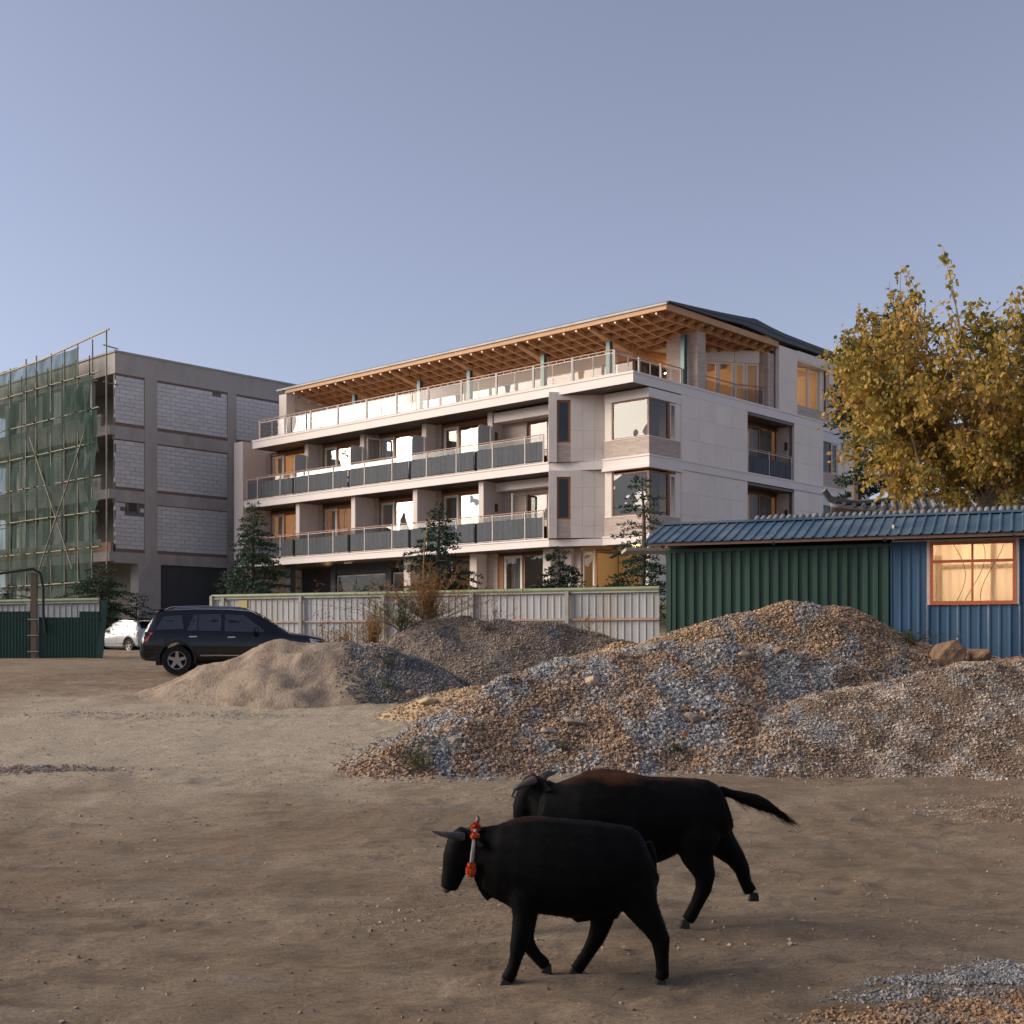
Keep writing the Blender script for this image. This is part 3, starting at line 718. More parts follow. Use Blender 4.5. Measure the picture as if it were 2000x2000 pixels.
for k in range(35):
    a = .62 + k * .745
    main = (k % 6 == 5)
    if a > 26.3: break
    bb = [1.40, 2.0, 3.0, 4.14] if a > 4.0 else [1.40, 1.3 + a, 10.4]
    bb = sorted(set(bb))
    beam([(b, a) for b in bb], .09, .2, 'rafter')
    if main and a > 4:                                # deep haunched beam
        MB().hexa([(1.5, a - .1, sz(1.5, a) - .02), (4.14, a - .28, sz(4.14, a) - .22), (4.14, a + .28, sz(4.14, a) - .22), (1.5, a + .1, sz(1.5, a) - .02),
                   (1.5, a - .1, sz(1.5, a) + .1), (4.14, a - .28, sz(4.14, a) + .1), (4.14, a + .28, sz(4.14, a) + .1), (1.5, a + .1, sz(1.5, a) + .1)]).build('haunch_beam', MT['wood'], roof)
    H('led_tip', MT['led'], (1.345, 1.395, a - .028, a + .028, sz(1.4, a) - .01, sz(1.4, a) + .045), parent=roof)
for k in range(12):
    b = 2.07 + k * .755
    if b < 4.1: beam([(b, .16), (b, b - 1.3), (b, 26.5)], .08, .16, 'purlin')
    else: beam([(b, .16), (b, 3.0), (b, 4.0)], .08, .16, 'purlin')
MB().hexa([(5.2, 3.6, 15.85), (9.9, 2.6, 15.75), (9.9, 4.0, 15.75), (5.2, 4.0, 15.85), (5.2, 3.6, 16.1), (9.9, 2.6, 16.1), (9.9, 4.0, 16.1), (5.2, 4.0, 16.1)]).build('eave_box_beam', MT['wood'], roof)
H('ridge_vent', MT['roof'], (8.2, 8.5, .0, .6, 17.3, 17.46), parent=roof)

# ------------------------------------------------------------------ unfinished concrete building with block infill
site = tag(empty('unfinished_building', (-22.067, 68.3, 0), TH), 'unfinished grey concrete frame building infilled with white blocks', 'building')
def S(name, m, *b, parent=None, bevel=0):
    mb = MB()
    for q in b: mb.box(*q)
    return mb.build(name, m, parent or site, bevel=bevel)
S('parapet', MT['concrete'], (0, 15, 0, .3, 17.2, 18.36)); S('coping', MT['concrete_light'], (-.06, 15, -.05, .36, 18.36, 18.47))
S('parapet', MT['concrete_light'], (0, .3, .3, 19, 17.2, 18.36)); S('coping', MT['concrete_light'], (-.06, .36, .361, 19, 18.36, 18.46))
S('roof_deck', MT['concrete'], (.3, 15, .3, 19, 17.3, 17.5))
for z0, z1 in ((13.56, 14.28), (10.06, 10.73), (6.66, 7.26)):
    S('beam', MT['concrete'], (0, 15, -.012, .3, z0, z1)); S('slab_edge', MT['concrete_light'], (-.35, .0, .0, 19, z1 - .52, z1)); S('floor_slab', MT['concrete'], (.0, 15, .3, 19, z1 - .3, z1))
    S('spandrel', MT['concrete_light'], (-.2, -.05, 1.2, 19, z1, z1 + .75))
for b0, b1 in ((1.84, 2.63), (7.40, 8.01), (13.4, 14.2)):
    S('column', MT['concrete'], (b0, b1, -.03, .35, 3.0 if b0 > 2 else 6.6, 17.2))
S('column', MT['concrete_light'], (1.42, 2.84, -.05, .8, 1.6, 6.66))
S('ground_wall', MT['dark_wall'], (2.85, 15, .1, .3, 1.6, 6.655))
for a in (4.2, 8.6, 13.0, 17.4):
    for z0, z1 in ((14.28, 17.2), (10.73, 13.56), (7.26, 10.06), (1.6, 6.66)): S('column', MT['concrete_light'], (.1, .6, a, a + .5, z0, z1))
S('inner_wall', MT['concrete'], (3.0, 3.2, .4, 19, 1.6, 17.2))
for a in (2.6, 6.2, 10.6, 15.2):
    for z0 in (14.28, 10.73, 7.26): S('block_pier', MT['aac'], (.05, .25, a, a + .9, z0, z0 + 2.75))
S('clay_strip', mat('terracotta_infill', (.30, .17, .12), .9, (.36, .24, .17), 2), (-.22, -.06, .1, 19, 7.261, 7.8))
# infill panels: mortar sheet, red brick courses, individual blocks
unit = MB().box(0, 1, 0, 1, 0, 1).mesh('block'); unit.materials.append(MT['aac'])
blocks = []
for z0, z1, top in ((14.48, 17.08, 1), (10.90, 13.5, 1), (7.45, 10.03, 1)):
    for b0, b1 in ((.05, 1.84), (2.63, 7.40), (8.01, 13.4)):
        S('mortar_bed', MT['mortar'], (b0, b1, .10, .28, z0 - .2, z1 + .12))
        S('brick_course', MT['redbrick'], (b0 + .02, b1 - .005, .05, .098, z0 - .2, z0 - .01)); S('brick_course', MT['redbrick'], (b0 + .02, b1 - .005, .05, .098, z1 + .01, z1 + .11))
        n = 11; h = (z1 - z0) / n
        for j in range(n):
            x = b0 - (.31 if j % 2 else 0) + (.0 if b0 > 1 else random.uniform(-.06, .05))
            while x < b1 - .03:
                x0, x1 = max(x, b0 + (.01 if b0 > 1 else random.uniform(-.07, .06))), min(x + .62, b1 - .004)
                x += .62
                if x1 - x0 < .06: continue
                zz = z0 + j * h
                if b0 < 1 and z0 < 8 and x1 > .84 and x0 < 1.37 and zz + h > 9.55: continue
                if random.random() < .004: continue
                blocks.append((x0, x1, zz, zz + h))
blocks.sort(key=lambda q: (q[0] > 8.0, q[0]))
for x0, x1, z0, z1 in blocks[:300]:
    link('block', unit, None, site, (x0 + .008, .035 + random.uniform(-.008, .008), z0 + .008), None, (x1 - x0 - .016, .10, z1 - z0 - .016))
if len(blocks) > 300:
    mb = MB()
    for x0, x1, z0, z1 in blocks[300:]: mb.box(x0 + .008, x1 - .008, .035, .13, z0 + .008, z1 - .008)
    tag(mb.build('blocks', MT['aac'], site), kind='stuff')
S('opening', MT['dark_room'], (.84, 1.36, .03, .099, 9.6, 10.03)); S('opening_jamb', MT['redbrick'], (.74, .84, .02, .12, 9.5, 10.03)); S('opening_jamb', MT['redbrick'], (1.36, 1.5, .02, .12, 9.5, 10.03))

# scaffolding
scaf = tag(empty('scaffolding', (-22.067, 68.3, 0), TH), 'yellowish bamboo coloured pole scaffolding up the front of the concrete building', 'scaffolding')
ups = [-1.26, .29, 1.88, 3.4, 4.97, 6.76, 8.06, 10.06, 11.7, 13.4, 15.0]
lz = [17.0, 15.06, 13.18, 11.32, 9.38, 7.45, 5.57]
cpl = MB().tube([(-.22, 0, 0), (.14, 0, .01)], .035, 6).mesh('coupler'); cpl.materials.append(MT['coupler'])
for i, a in enumerate(ups):
    t = 18.9 + random.uniform(-.2, .35) if i else 19.2
    MB().tube([(-1.2, a + random.uniform(-.05, .05), 1.7 if i else 6), (-1.2, a, 10), (-1.2, a + random.uniform(-.04, .04), t)], .042, 7).build('standard_pole', MT['bamboo'], scaf, True)
    if i > 1: MB().tube([(-.45, a + .1, 1.7), (-.45, a + .1, 18.4)], .036, 6).build('standard_pole', MT['bamboo'], scaf, True)
    for z in lz:
        if i: link('coupler', cpl, None, scaf, (-1.2, a, z + random.uniform(-.03, .03)), (0, 0, random.uniform(-.2, .2)))
for z in lz:
    e = random.uniform(-.9, -.1)
    MB().tube([(-1.27, e, z), (-1.27, 6, z + random.uniform(-.05, .05)), (-1.27, 15.6, z)], .038, 7).build('ledger_pole', MT['bamboo'], scaf, True)
    MB().tube([(-.4, 1.2, z - .1), (-.4, 15.6, z - .1)], .03, 6).build('ledger_pole', MT['bamboo'], scaf, True)
MB().tube([(-1.2, -1.5, 19.15), (-1.2, 6, 18.65), (-1.2, 15.5, 18.5)], .045, 7).build('ledger_pole', mat('yellow_painted_pole', (.38, .26, .05), .6), scaf, True)
MB().tube([(-1.35, 7.3, 14.3), (-1.35, 2.2, 6.3)], .042, 7).build('brace_pole', MT['bamboo'], scaf, True)
MB().tube([(-1.42, .3, 14.4), (-1.42, 7.3, 4.6)], .042, 7).build('brace_pole', MT['bamboo'], scaf, True)
for z in (14.6, 16.6): MB().tube([(-1.2, -.9, z + 1.8), (-.05, -.4, z + 1.85)], .035, 6).build('transom_pole', MT['bamboo'], scaf, True)

# green safety net hung on it: folds as geometry, open weave as transparency
def net_mat():
    m = bpy.data.materials.new('green_net'); m.use_nodes = True; nt = m.node_tree; L = nt.links; nt.nodes.clear()
    out = nd(nt, 'ShaderNodeOutputMaterial'); mx = nd(nt, 'ShaderNodeMixShader'); t = nd(nt, 'ShaderNodeBsdfTransparent')
    d = nd(nt, 'ShaderNodeBsdfDiffuse'); d.inputs[0].default_value = (.075, .115, .10, 1)
    tl = nd(nt, 'ShaderNodeBsdfTranslucent'); tl.inputs[0].default_value = (.075, .115, .10, 1)
    m2 = nd(nt, 'ShaderNodeMixShader'); m2.inputs[0].default_value = .3
    co = nd(nt, 'ShaderNodeTexCoord'); n = nd(nt, 'ShaderNodeTexNoise'); n.inputs['Scale'].default_value = .9; n.inputs['Detail'].default_value = 6
    mp = nd(nt, 'ShaderNodeMapping'); mp.inputs['Scale'].default_value = (1, 1.6, .5)
    r = nd(nt, 'ShaderNodeMapRange'); r.inputs[1].default_value = .3; r.inputs[2].default_value = .7; r.inputs[3].default_value = .48; r.inputs[4].default_value = .86
    L.new(co.outputs['Object'], mp.inputs[0]); L.new(mp.outputs[0], n.inputs['Vector']); L.new(n.outputs[0], r.inputs[0]); L.new(r.outputs[0], mx.inputs[0])
    L.new(d.outputs[0], m2.inputs[1]); L.new(tl.outputs[0], m2.inputs[2]); L.new(t.outputs[0], mx.inputs[1]); L.new(m2.outputs[0], mx.inputs[2]); L.new(mx.outputs[0], out.inputs[0])
    return m
MT['net'] = net_mat()
net = tag(empty('safety_net', (-22.067, 68.3, 0), TH), 'translucent green safety netting draped over the pole scaffolding', 'netting')
def net_sheet(a0, a1, z0, z1, sag, seed, b=-1.12, na=90, nz=30, slack=0.):
    A_ = np.linspace(a0, a1, na); Z_ = np.linspace(z0, z1, nz); aa, zz = np.meshgrid(A_, Z_)
    t = (zz - z0) / (z1 - z0)
    bb = b + sag * (.5 + fbm(aa * 1.3, zz * .35, 3, seed)) * np.sin(np.pi * t) + .10 * (1 - t) * fbm(aa * 3, zz * .3, 3, seed + 5)
    aa = aa + slack * (1 - t) * fbm(aa * .9, zz * .4, 2, seed + 9)
    zz = zz - .1 * np.abs(np.sin(aa * 2.1 + seed)) * t * .5
    V = np.stack([bb.ravel(), aa.ravel(), zz.ravel()], 1); ii = np.arange(na * nz).reshape(nz, na)
    return np_mesh('net_sheet', V, np.stack([ii[:-1, :-1], ii[:-1, 1:], ii[1:, 1:], ii[1:, :-1]], -1).reshape(-1, 4), MT['net'], net, True)
for k, (z0, z1) in enumerate(((17.0, 18.75), (13.15, 17.05), (9.35, 13.25), (5.5, 9.45), (2.4, 5.6))):
    net_sheet(1.9 if k == 0 else .35, 15.6, z0, z1, -.25, 30 + k)
for k, (a0, a1, z0, z1) in enumerate(((-.35, .7, 9.9, 13.2), (-.6, .5, 7.4, 10.4), (.1, 1.5, 14.4, 16.9), (-.2, .9, 12.6, 15.2))):
    net_sheet(a0, a1, z0, z1, -.5, 60 + k, -1.2, 40, 24, 1.6)

# ------------------------------------------------------------------ sheet metal fences
def corrugate(mb, x0, x1, z0, z1, pitch, dep, y=0., duty=.5, z0b=None):
    n = max(1, int(round((x1 - x0) / pitch))); p = (x1 - x0) / n; pts = []
    for k in range(n):
        x = x0 + k * p
        pts += [(x, y), (x + p * .08, y - dep), (x + p * (.08 + duty), y - dep), (x + p * (.16 + duty), y)]
    pts.append((x1, y))
    z0b = z0 if z0b is None else z0b
    vs = []
    for x, yy in pts:
        t = (x - x0) / (x1 - x0)
        vs += [(x, yy, z0 + (z0b - z0) * t), (x, yy, z1)]
    mb.add(vs, [(2 * i, 2 * i + 2, 2 * i + 3, 2 * i + 1) for i in range(len(pts) - 1)])
    return mb
MT['fence_white'] = mat('weathered_white_sheet', (.43, .435, .445), .5, (.33, .335, .34), 1.4, stretch=(2, 2, .3), rand=.07, c3=(.38, .36, .33))
MT['fence_cap'] = mat('pale_green_cap', (.25, .29, .16), .55, (.20, .235, .13), 3)
MT['rust'] = mat('rusty_rail', (.40, .17, .07), .8, (.42, .36, .32), 1.2)
MT['post_grey'] = mat('grey_post', (.36, .34, .31), .7, (.28, .26, .24), 3)
def sheet_fence(name, x0, y0, x1, y1, ztop0, ztop1, label, zbot, sheet=.92, postgap=3.4, rail=-.92):
    L_ = math.hypot(x1 - x0, y1 - y0); rz = math.atan2(y1 - y0, x1 - x0)
    e = tag(empty(name, (x0, y0, 0), rz), label, 'fence')
    n = int(L_ / sheet); w = L_ / n
    for k in range(n):
        t0, t1 = k / n, (k + 1) / n
        zt0 = ztop0 + (ztop1 - ztop0) * t0
        mb = MB(); corrugate(mb, k * w, (k + 1) * w - .004, zbot(t0), zt0 - .02, .23, -.022 if False else .022, random.uniform(-.006, .006), .12)
        mb.build('sheet_panel', MT['fence_white'], e)
    MB().tube([(0, 0, ztop0 + .03), (L_, 0, ztop1 + .03)], .07, 8).build('cap_rail', MT['fence_cap'], e, True)
    MB().bar((0, -.06, ztop0 - .06), (L_, -.06, ztop1 - .06), .05, .05).build('top_rail', MT['post_grey'], e)
    MB().bar((0, -.06, ztop0 + rail), (L_, -.06, ztop1 + rail), .05, .06).build('mid_rail', MT['rust'], e)
    s = .6
    while s < L_:
        MB().box(s - .06, s + .06, -.16, -.07, zbot(s / L_) - .2, ztop0 + (ztop1 - ztop0) * s / L_ - .02).build('post', MT['post_grey'], e)
        s += postgap
    return e
fe = sheet_fence('sheet_fence', FX1, FY1, FX0, FY0, 3.92, 3.92, 'long white corrugated sheet fence with green cap below the hotel', lambda t: gz(FX1 + (FX0 - FX1) * t, FY1 + (FY0 - FY1) * t) - .15)
MB().box(-.02, .1, -.12, .12, 1.5, 3.97).build('end_post', MT['post_grey'], fe)
sg = MB().box(1.22, 1.62, -.045, -.03, 3.52, 3.80).build('yellow_notice', mat('yellow_paint', (.46, .36, .08), .7, (.40, .34, .2), 16, lo=.45, hi=.55), fe)

# left hoarding
fl_ = sheet_fence('sheet_fence', -22.5, 48.2, -15.75, 46.9, 3.78, 3.86, 'white corrugated sheet fence with green cap below the scaffolding', lambda t: 1.5, rail=-1.2)
MT['green_sheet'] = mat('dark_green_sheet', (.012, .045, .032), .55, (.018, .058, .042), 2)
def green_panel(name, x0, x1, y, z0, z1, label, step=None):
    e = tag(empty(name, (0, y, 0)), label, 'panel', 'dark green sheet panels by the site gate')
    mb = MB(); corrugate(mb, x0, x1, z0, z1, .12, .02); mb.build('sheet', MT['green_sheet'], e)
    if step: mb = MB(); corrugate(mb, step[0], x1, z1 + .002, step[1], .12, .02); mb.build('upper_sheet', MT['green_sheet'], e)
    MB().box(x0 + .05, x1 - .05, .02, .06, z1 - .3, z1 - .24).build('brace', MT['post_grey'], e); MB().box(x0 + .05, x1 - .05, .02, .06, z0 + .3, z0 + .36).build('brace', MT['post_grey'], e)
    return e
green_panel('sheet_gate', -21.5, -18.02, 46.0, 1.55, 3.42, 'scuffed dark green sheet panel at the far left edge')
green_panel('sheet_gate', -17.72, -15.45, 46.0, 1.62, 3.2, 'stepped dark green sheet panel in front of the white car', (-16.2, 3.42))
e = tag(empty('gate_post', (-17.87, 45.95, 1.6)), 'weathered timber post with a black hose looped over its top', 'post')
MB().box(-.11, .11, -.06, .06, -.2, 3.25).build('timber', mat('grey_brown_timber', (.19, .14, .10), .9, (.13, .10, .07), 5, stretch=(4, 4, .4)), e)
for dz in (.3, .9, 1.5): MB().box(-.22, .2, -.09, -.06, dz, dz + .04).build('strap', MT['post_grey'], e)
tag(brick_mat and MB().box(-22.3, -17.2, 64.9, 65.3, 1.5, 3.25).build('stacked_stone_wall', brick_mat('dark_stacked_stone', (.10, .085, .07), (.06, .052, .045), (.03, .027, .025), .45, .09)), 'dark stacked stone wall behind the white car', 'wall')
hs_ = tag(MB().tube([(-21.5, 45.8, 4.55), (-19.6, 45.8, 4.75), (-18.5, 45.8, 4.92), (-17.85, 45.82, 5.0), (-17.6, 45.85, 4.85), (-17.5, 45.87, 4.3), (-17.5, 45.88, 3.4), (-17.42, 45.9, 2.6)], .05, 8).build('cable', mat('black_rubber', (.012, .012, .014), .6), None, True), 'black cable drooping from the left edge over the timber post', 'cable')
tag(MB().bar((-15.42, 45.95, 1.6), (-15.28, 46.1, 3.85), .22, .05).build('leaning_sheet', MT['green_sheet']), 'narrow dark green sheet leaning at the end of the gate panels', 'sheet')

# ------------------------------------------------------------------ green container wall and blue shed
SRZ = math.atan2(-.381, .925)
MT['cont_green'] = mat('dark_green_container', (.028, .068, .045), .5, (.02, .052, .035), 1.5, stretch=(3, 3, .3), c3=(.035, .078, .055))
MT['blue_sheet'] = mat('blue_corrugated_sheet', (.042, .095, .17), .5, (.03, .072, .135), 1.5, stretch=(3, 3, .3), c3=(.055, .115, .19))
MT['blue_roof'] = mat('blue_roof_sheet', (.055, .105, .16), .45, (.04, .08, .125), 1.2, c3=(.10, .145, .185), ns3=.9)
MT['orange_paint'] = mat('orange_red_paint', (.50, .13, .05), .5, (.44, .11, .045), 5)
MT['shed_room'] = mat('pale_shed_lining', (.82, .74, .64), .9)
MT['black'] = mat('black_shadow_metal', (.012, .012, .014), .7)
cont = tag(empty('green_container', (3.64, 29.0, 0), SRZ), 'dark green corrugated container wall beside the blue shed', 'container')
cz0 = 1.3
mb = MB(); corrugate(mb, .12, 4.92, cz0, 4.40, .215, .05, .04, .42); mb.build('corrugated_wall', MT['cont_green'], cont)
MB().box(0, .12, -.03, .12, cz0, 4.48).build('corner_post', MT['cont_green'], cont); MB().box(4.92, 5.04, -.03, .12, cz0, 4.48).build('corner_post', MT['cont_green'], cont)
MB().box(.12, 4.92, -.03, .1, 4.40, 4.48).build('top_rail', MT['cont_green'], cont); MB().box(0, 5.04, .12, 2.4, cz0, 4.42).build('body', MT['cont_green'], cont)
shed = tag(empty('blue_shed', (3.64, 29.0, 0), SRZ), 'blue corrugated metal shed with orange framed window and long roof', 'shed')
def X(name, m, *b, parent=None):
    mb = MB()
    for q in b: mb.box(*q)
    return mb.build(name, m, parent or shed)
def spx(x):       # distance along the shed front for photo column x
    k = (x - 1000) / FPX
    return (k * 29.0 - 3.64) / (.925 + .381 * k)
def spz(x, y): return CZ + (HZ - y) / FPX * (29.0 - .381 * spx(x))
wx0, wx1 = spx(1819), spx(1982); wz0, wz1 = spz(1900, 1178), spz(1900, 1060)
def bl(x0, x1, z0, z1):
    n = max(1, round((x1 - x0) / .55)); w = (x1 - x0) / n
    for k in range(n):
        mb = MB(); corrugate(mb, x0 + k * w, x0 + (k + 1) * w - .003, z0, z1, .18, .022, .02 + random.uniform(0, .008), .16); mb.build('wall_sheet', MT['blue_sheet'], shed)
bl(5.06, wx0 - .09, cz0, 4.5); bl(wx1 + .09, 10.2, cz0, 4.5); bl(wx0 - .09, wx1 + .09, cz0, wz0 - .03)
X('wall_return', MT['blue_sheet'], (5.06, 5.09, .05, 2.4, cz0, 4.5)); X('back_wall', MT['shed_room'], (5.1, 10.2, 2.4, 2.45, cz0, 4.9)); X('floor', MT['shed_room'], (5.1, 10.2, .1, 2.4, cz0 - .02, cz0 + .02)); X('side_wall', MT['shed_room'], (10.15, 10.2, .1, 2.4, cz0, 4.9)); X('side_wall', MT['shed_room'], (5.1, 5.14, .12, 2.4, cz0, 4.9)); X('inner_ceiling', MT['shed_room'], (5.1, 10.2, .1, 2.4, 4.5, 4.54))
X('window_surround', mat('pale_foam_edge', (.62, .54, .48), .9, (.5, .42, .37), 8), (wx0 - .09, wx0 - .03, -.02, .06, wz0 - .03, wz1 + .06), (wx1 + .03, wx1 + .09, -.02, .06, wz0 - .03, wz1 + .06), (wx0 - .03, wx1 + .03, -.02, .06, wz1 + .03, wz1 + .09))
wm = (wx0 + wx1) / 2; wzt = wz1 - .30 * (wz1 - wz0)
wf = X('window', MT['orange_paint'], (wx0 - .028, wx1 + .028, -.035, .05, wz0 - .028, wz0 + .05), (wx0 - .028, wx1 + .028, -.035, .05, wz1 - .03, wz1 + .028), (wx0 - .028, wx0 + .04, -.035, .05, wz0 + .05, wz1 - .03), (wx1 - .04, wx1 + .028, -.035, .05, wz0 + .05, wz1 - .03), (wx0 + .04, wx1 - .04, -.033, .04, wzt - .03, wzt + .03), (wm - .022, wm + .022, -.03, .04, wz0 + .05, wzt - .03), (wm - .022, wm + .022, -.03, .04, wzt + .03, wz1 - .03))
for x0, x1, z0, z1 in ((wx0 + .04, wm - .022, wz0 + .05, wzt - .03), (wm + .022, wx1 - .04, wz0 + .05, wzt - .03), (wx0 + .04, wm - .022, wzt + .03, wz1 - .03), (wm + .022, wx1 - .04, wzt + .03, wz1 - .03)):
    MB().add([(x0, .0, z0), (x1, .0, z0), (x1, .0, z1), (x0, .0, z1)], [(0, 1, 2, 3)]).build('pane', MT['glass'], wf)
X('inner_shelf', MT['shed_room'], (wx0 + .2, wx1, .55, .65, wzt - .12, wzt - .04), (wx0 + .2, wx0 + .28, .55, .65, 2.2, 4.2), (wx1 - .5, wx1 - .42, .55, .65, 2.2, 4.4))
l = bpy.data.lights.new('shed_lamp', 'POINT'); l.energy = 85; l.color = (1, .78, .55); l.shadow_soft_size = .1
lo_ = bpy.data.objects.new('shed_lamp', l); lo_.location = (wm + .2, 1.7, 4.1); lo_.parent = shed; col.objects.link(lo_)
def diffuser_mat():
    m = bpy.data.materials.new('cream_diffuser'); m.use_nodes = True; nt = m.node_tree; nt.nodes.clear()
    out = nd(nt, 'ShaderNodeOutputMaterial'); mx = nd(nt, 'ShaderNodeMixShader'); mx.inputs[0].default_value = .5
    a = nd(nt, 'ShaderNodeBsdfDiffuse'); a.inputs[0].default_value = (.78, .68, .55, 1); b = nd(nt, 'ShaderNodeBsdfTranslucent'); b.inputs[0].default_value = (.78, .66, .50, 1)
    nt.links.new(a.outputs[0], mx.inputs[1]); nt.links.new(b.outputs[0], mx.inputs[2]); nt.links.new(mx.outputs[0], out.inputs[0]); return m
cu = MB(); nn_ = 60; vs_ = []
for k in range(nn_ + 1):
    x = wx0 - .05 + (wx1 - wx0 + .1) * k / nn_; yy = .42 + .018 * math.sin(k * .9) + .01 * math.sin(k * .37); vs_ += [(x, yy, wz0 - .1), (x, yy, wz1 + .1)]
cu.add(vs_, [(2 * k, 2 * k + 2, 2 * k + 3, 2 * k + 1) for k in range(nn_)]); cu.build('curtain', diffuser_mat(), shed, True)  # translucent sheet added behind the panes to spread the lamp glow evenly
for k in range(3):
    X0 = wm - .4 + k * .4; mb = MB(); mb.tube([(X0 + .25 * math.sin(t * 3 + k), .3 + .02 * k, wz1 - t * (wz1 - wz0)) for t in np.linspace(0, 1, 9)], .006, 4); mb.build('hanging_wire', MT['black'], shed)
# roof of ribbed sheets, eave gap backed by a black sheet for its shade
ey, ez, ry, rz_ = -.5, 4.62, 1.3, 5.18
n = 16; w = 10.9 / n
def rp(x, t, d=0): return (x, ey + (ry - ey) * t - d * .297, ez + (rz_ - ez) * t + d * .955)
for k in range(n):
    x0 = -.42 + k * w + .42 * 0; mb = MB(); pts = []
    for j in range(3):
        xa = x0 + j * w / 3
        pts += [(xa, 0), (xa + .02, .03), (xa + .05, .03), (xa + .07, 0)]
    pts.append((x0 + w + .015, 0))
    vs = []
    for x, d in pts: vs += [rp(x, 0, d + .002 * (k % 2)), rp(x, 1, d + .002 * (k % 2))]
    mb.add(vs, [(2 * i, 2 * i + 2, 2 * i + 3, 2 * i + 1) for i in range(len(pts) - 1)])
    o = mb.build('roof_sheet', MT['blue_roof'], shed)
    so = o.modifiers.new('thickness', 'SOLIDIFY'); so.thickness = .012
MB().bar((-.42, ry, rz_ + .03), (10.5, ry, rz_ + .03), .24, .05).build('ridge_cap', MT['blue_roof'], shed)
MB().hexa([(-.42, ry + .02, rz_ - .02), (10.5, ry + .02, rz_ - .02), (10.5, 2.9, 4.7), (-.42, 2.9, 4.7), (-.42, ry + .02, rz_), (10.5, ry + .02, rz_), (10.5, 2.9, 4.72), (-.42, 2.9, 4.72)]).build('rear_roof', MT['blue_roof'], shed)
MB().bar((-.3, -.42, ez - .05), (10.4, -.42, ez - .05), .05, .07).build('eave_purlin', mat('brown_timber_edge', (.20, .12, .09), .8), shed)
for x in (.02, 2.6, 5.0, 7.6, 10.0): MB().bar((x, -.44, ez - .1), (x, 1.2, ez + .36), .06, .07).build('rafter', MT['black'], shed)
X('eave_shade_sheet', MT['black'], (.0, 5.05, .3, .34, 4.49, 4.8))  # black sheet put in for the shade of the eave gap
for x in (-.05, .12): MB().bar((x, -.2, 4.45), (x + .0, -.2, 4.62), .06, .06).build('bracket', MT['post_grey'], shed)

# ------------------------------------------------------------------ tiled garden wall and pavilion behind the shed
MT['tile'] = mat('grey_clay_tile', (.11, .115, .12), .7, (.20, .20, .205), 3, rand=.25, bump=.1, bs=12)
wall = tag(empty('tiled_garden_wall', (3.64, 29.0, 0), SRZ), 'garden wall with ridge of weathered grey clay tiles behind the blue roof', 'wall')
MB().box(1.55, 9.5, 2.95, 3.2, 1.5, 5.18).build('wall', MT['concrete_light'], wall)
tm = MB(); vs = []; 
for j in range(2):
    for k in range(7):
        t = math.pi * k / 6; vs.append((.07 * math.cos(t), -.42 * j, .075 * math.sin(t) - .17 * j))
tm.add(vs, [(k, k + 1, 8 + k, 7 + k) for k in range(6)]); tme = tm.mesh('roof_tile', True); tme.materials.append(MT['tile'])
MB().hexa([(1.5, 2.6, 5.24), (9.5, 2.6, 5.24), (9.5, 3.08, 5.42), (1.5, 3.08, 5.42), (1.5, 2.6, 5.28), (9.5, 2.6, 5.28), (9.5, 3.08, 5.46), (1.5, 3.08, 5.46)]).build('tile_bed', MT['tile'], wall)
for k in range(50):
    o = link('roof_tile', tme, None, wall, (1.56 + k * .16, 3.06 + random.uniform(-.01, .01), 5.45 + random.uniform(-.012, .012)), (0, random.uniform(-.05, .05), random.uniform(-.04, .04)))
pav = tag(empty('tiled_pavilion', (13.7, 39.0, -.2), R(-14)), 'old pavilion with upturned grey tile eave behind the autumn tree', 'building')
MB().box(-2.6, 2.6, -1.2, 1.6, 1.6, 6.2).build('wall', mat('ochre_plaster', (.30, .20, .11), .9, (.22, .15, .09), 2), pav)
def pz(u, v):   # curved hip roof: u,v in -1..1, corners lifted
    r = max(abs(u), abs(v)); return 7.28 - .80 * r ** .8 + .28 * (abs(u * v)) ** 3
mb = MB(); N = 24
for j in range(N + 1):
    for i in range(N + 1):
        u, v = -1 + 2 * i / N, -1 + 2 * j / N; mb.v.append((u * 3.5, v * 2.4, pz(u, v)))
mb.f = [(j * (N + 1) + i, j * (N + 1) + i + 1, (j + 1) * (N + 1) + i + 1, (j + 1) * (N + 1) + i) for j in range(N) for i in range(N)]
rf_ = mb.build('roof', MT['tile'], pav, True); so = rf_.modifiers.new('thickness', 'SOLIDIFY'); so.thickness = .14
for k in range(24):
    u = -.97 + k * 1.94 / 23
    MB().tube([(u * 3.5, v * 2.4, pz(u, v) + .03) for v in np.linspace(-1.01, -abs(u), 8)], .07, 6).build('tile_roll', MT['tile'], pav, True)
for s in (-1, 1):
    MB().tube([(s * t * 3.5, -t * 2.4, pz(s * t, -t) + .08) for t in np.linspace(.1, 1, 12)] + [(s * 3.7, -2.55, pz(1, 1) + .35)], .1, 6).build('hip_ridge', MT['tile'], pav, True)
# grey canopy sheet between shed and hotel
tag(MB().box(2.9, 4.2, 31.2, 32.6, 4.62, 4.70).build('canopy_sheet', MT['post_grey']), 'thin grey canopy sheet poking out behind the blue roof end', 'canopy')

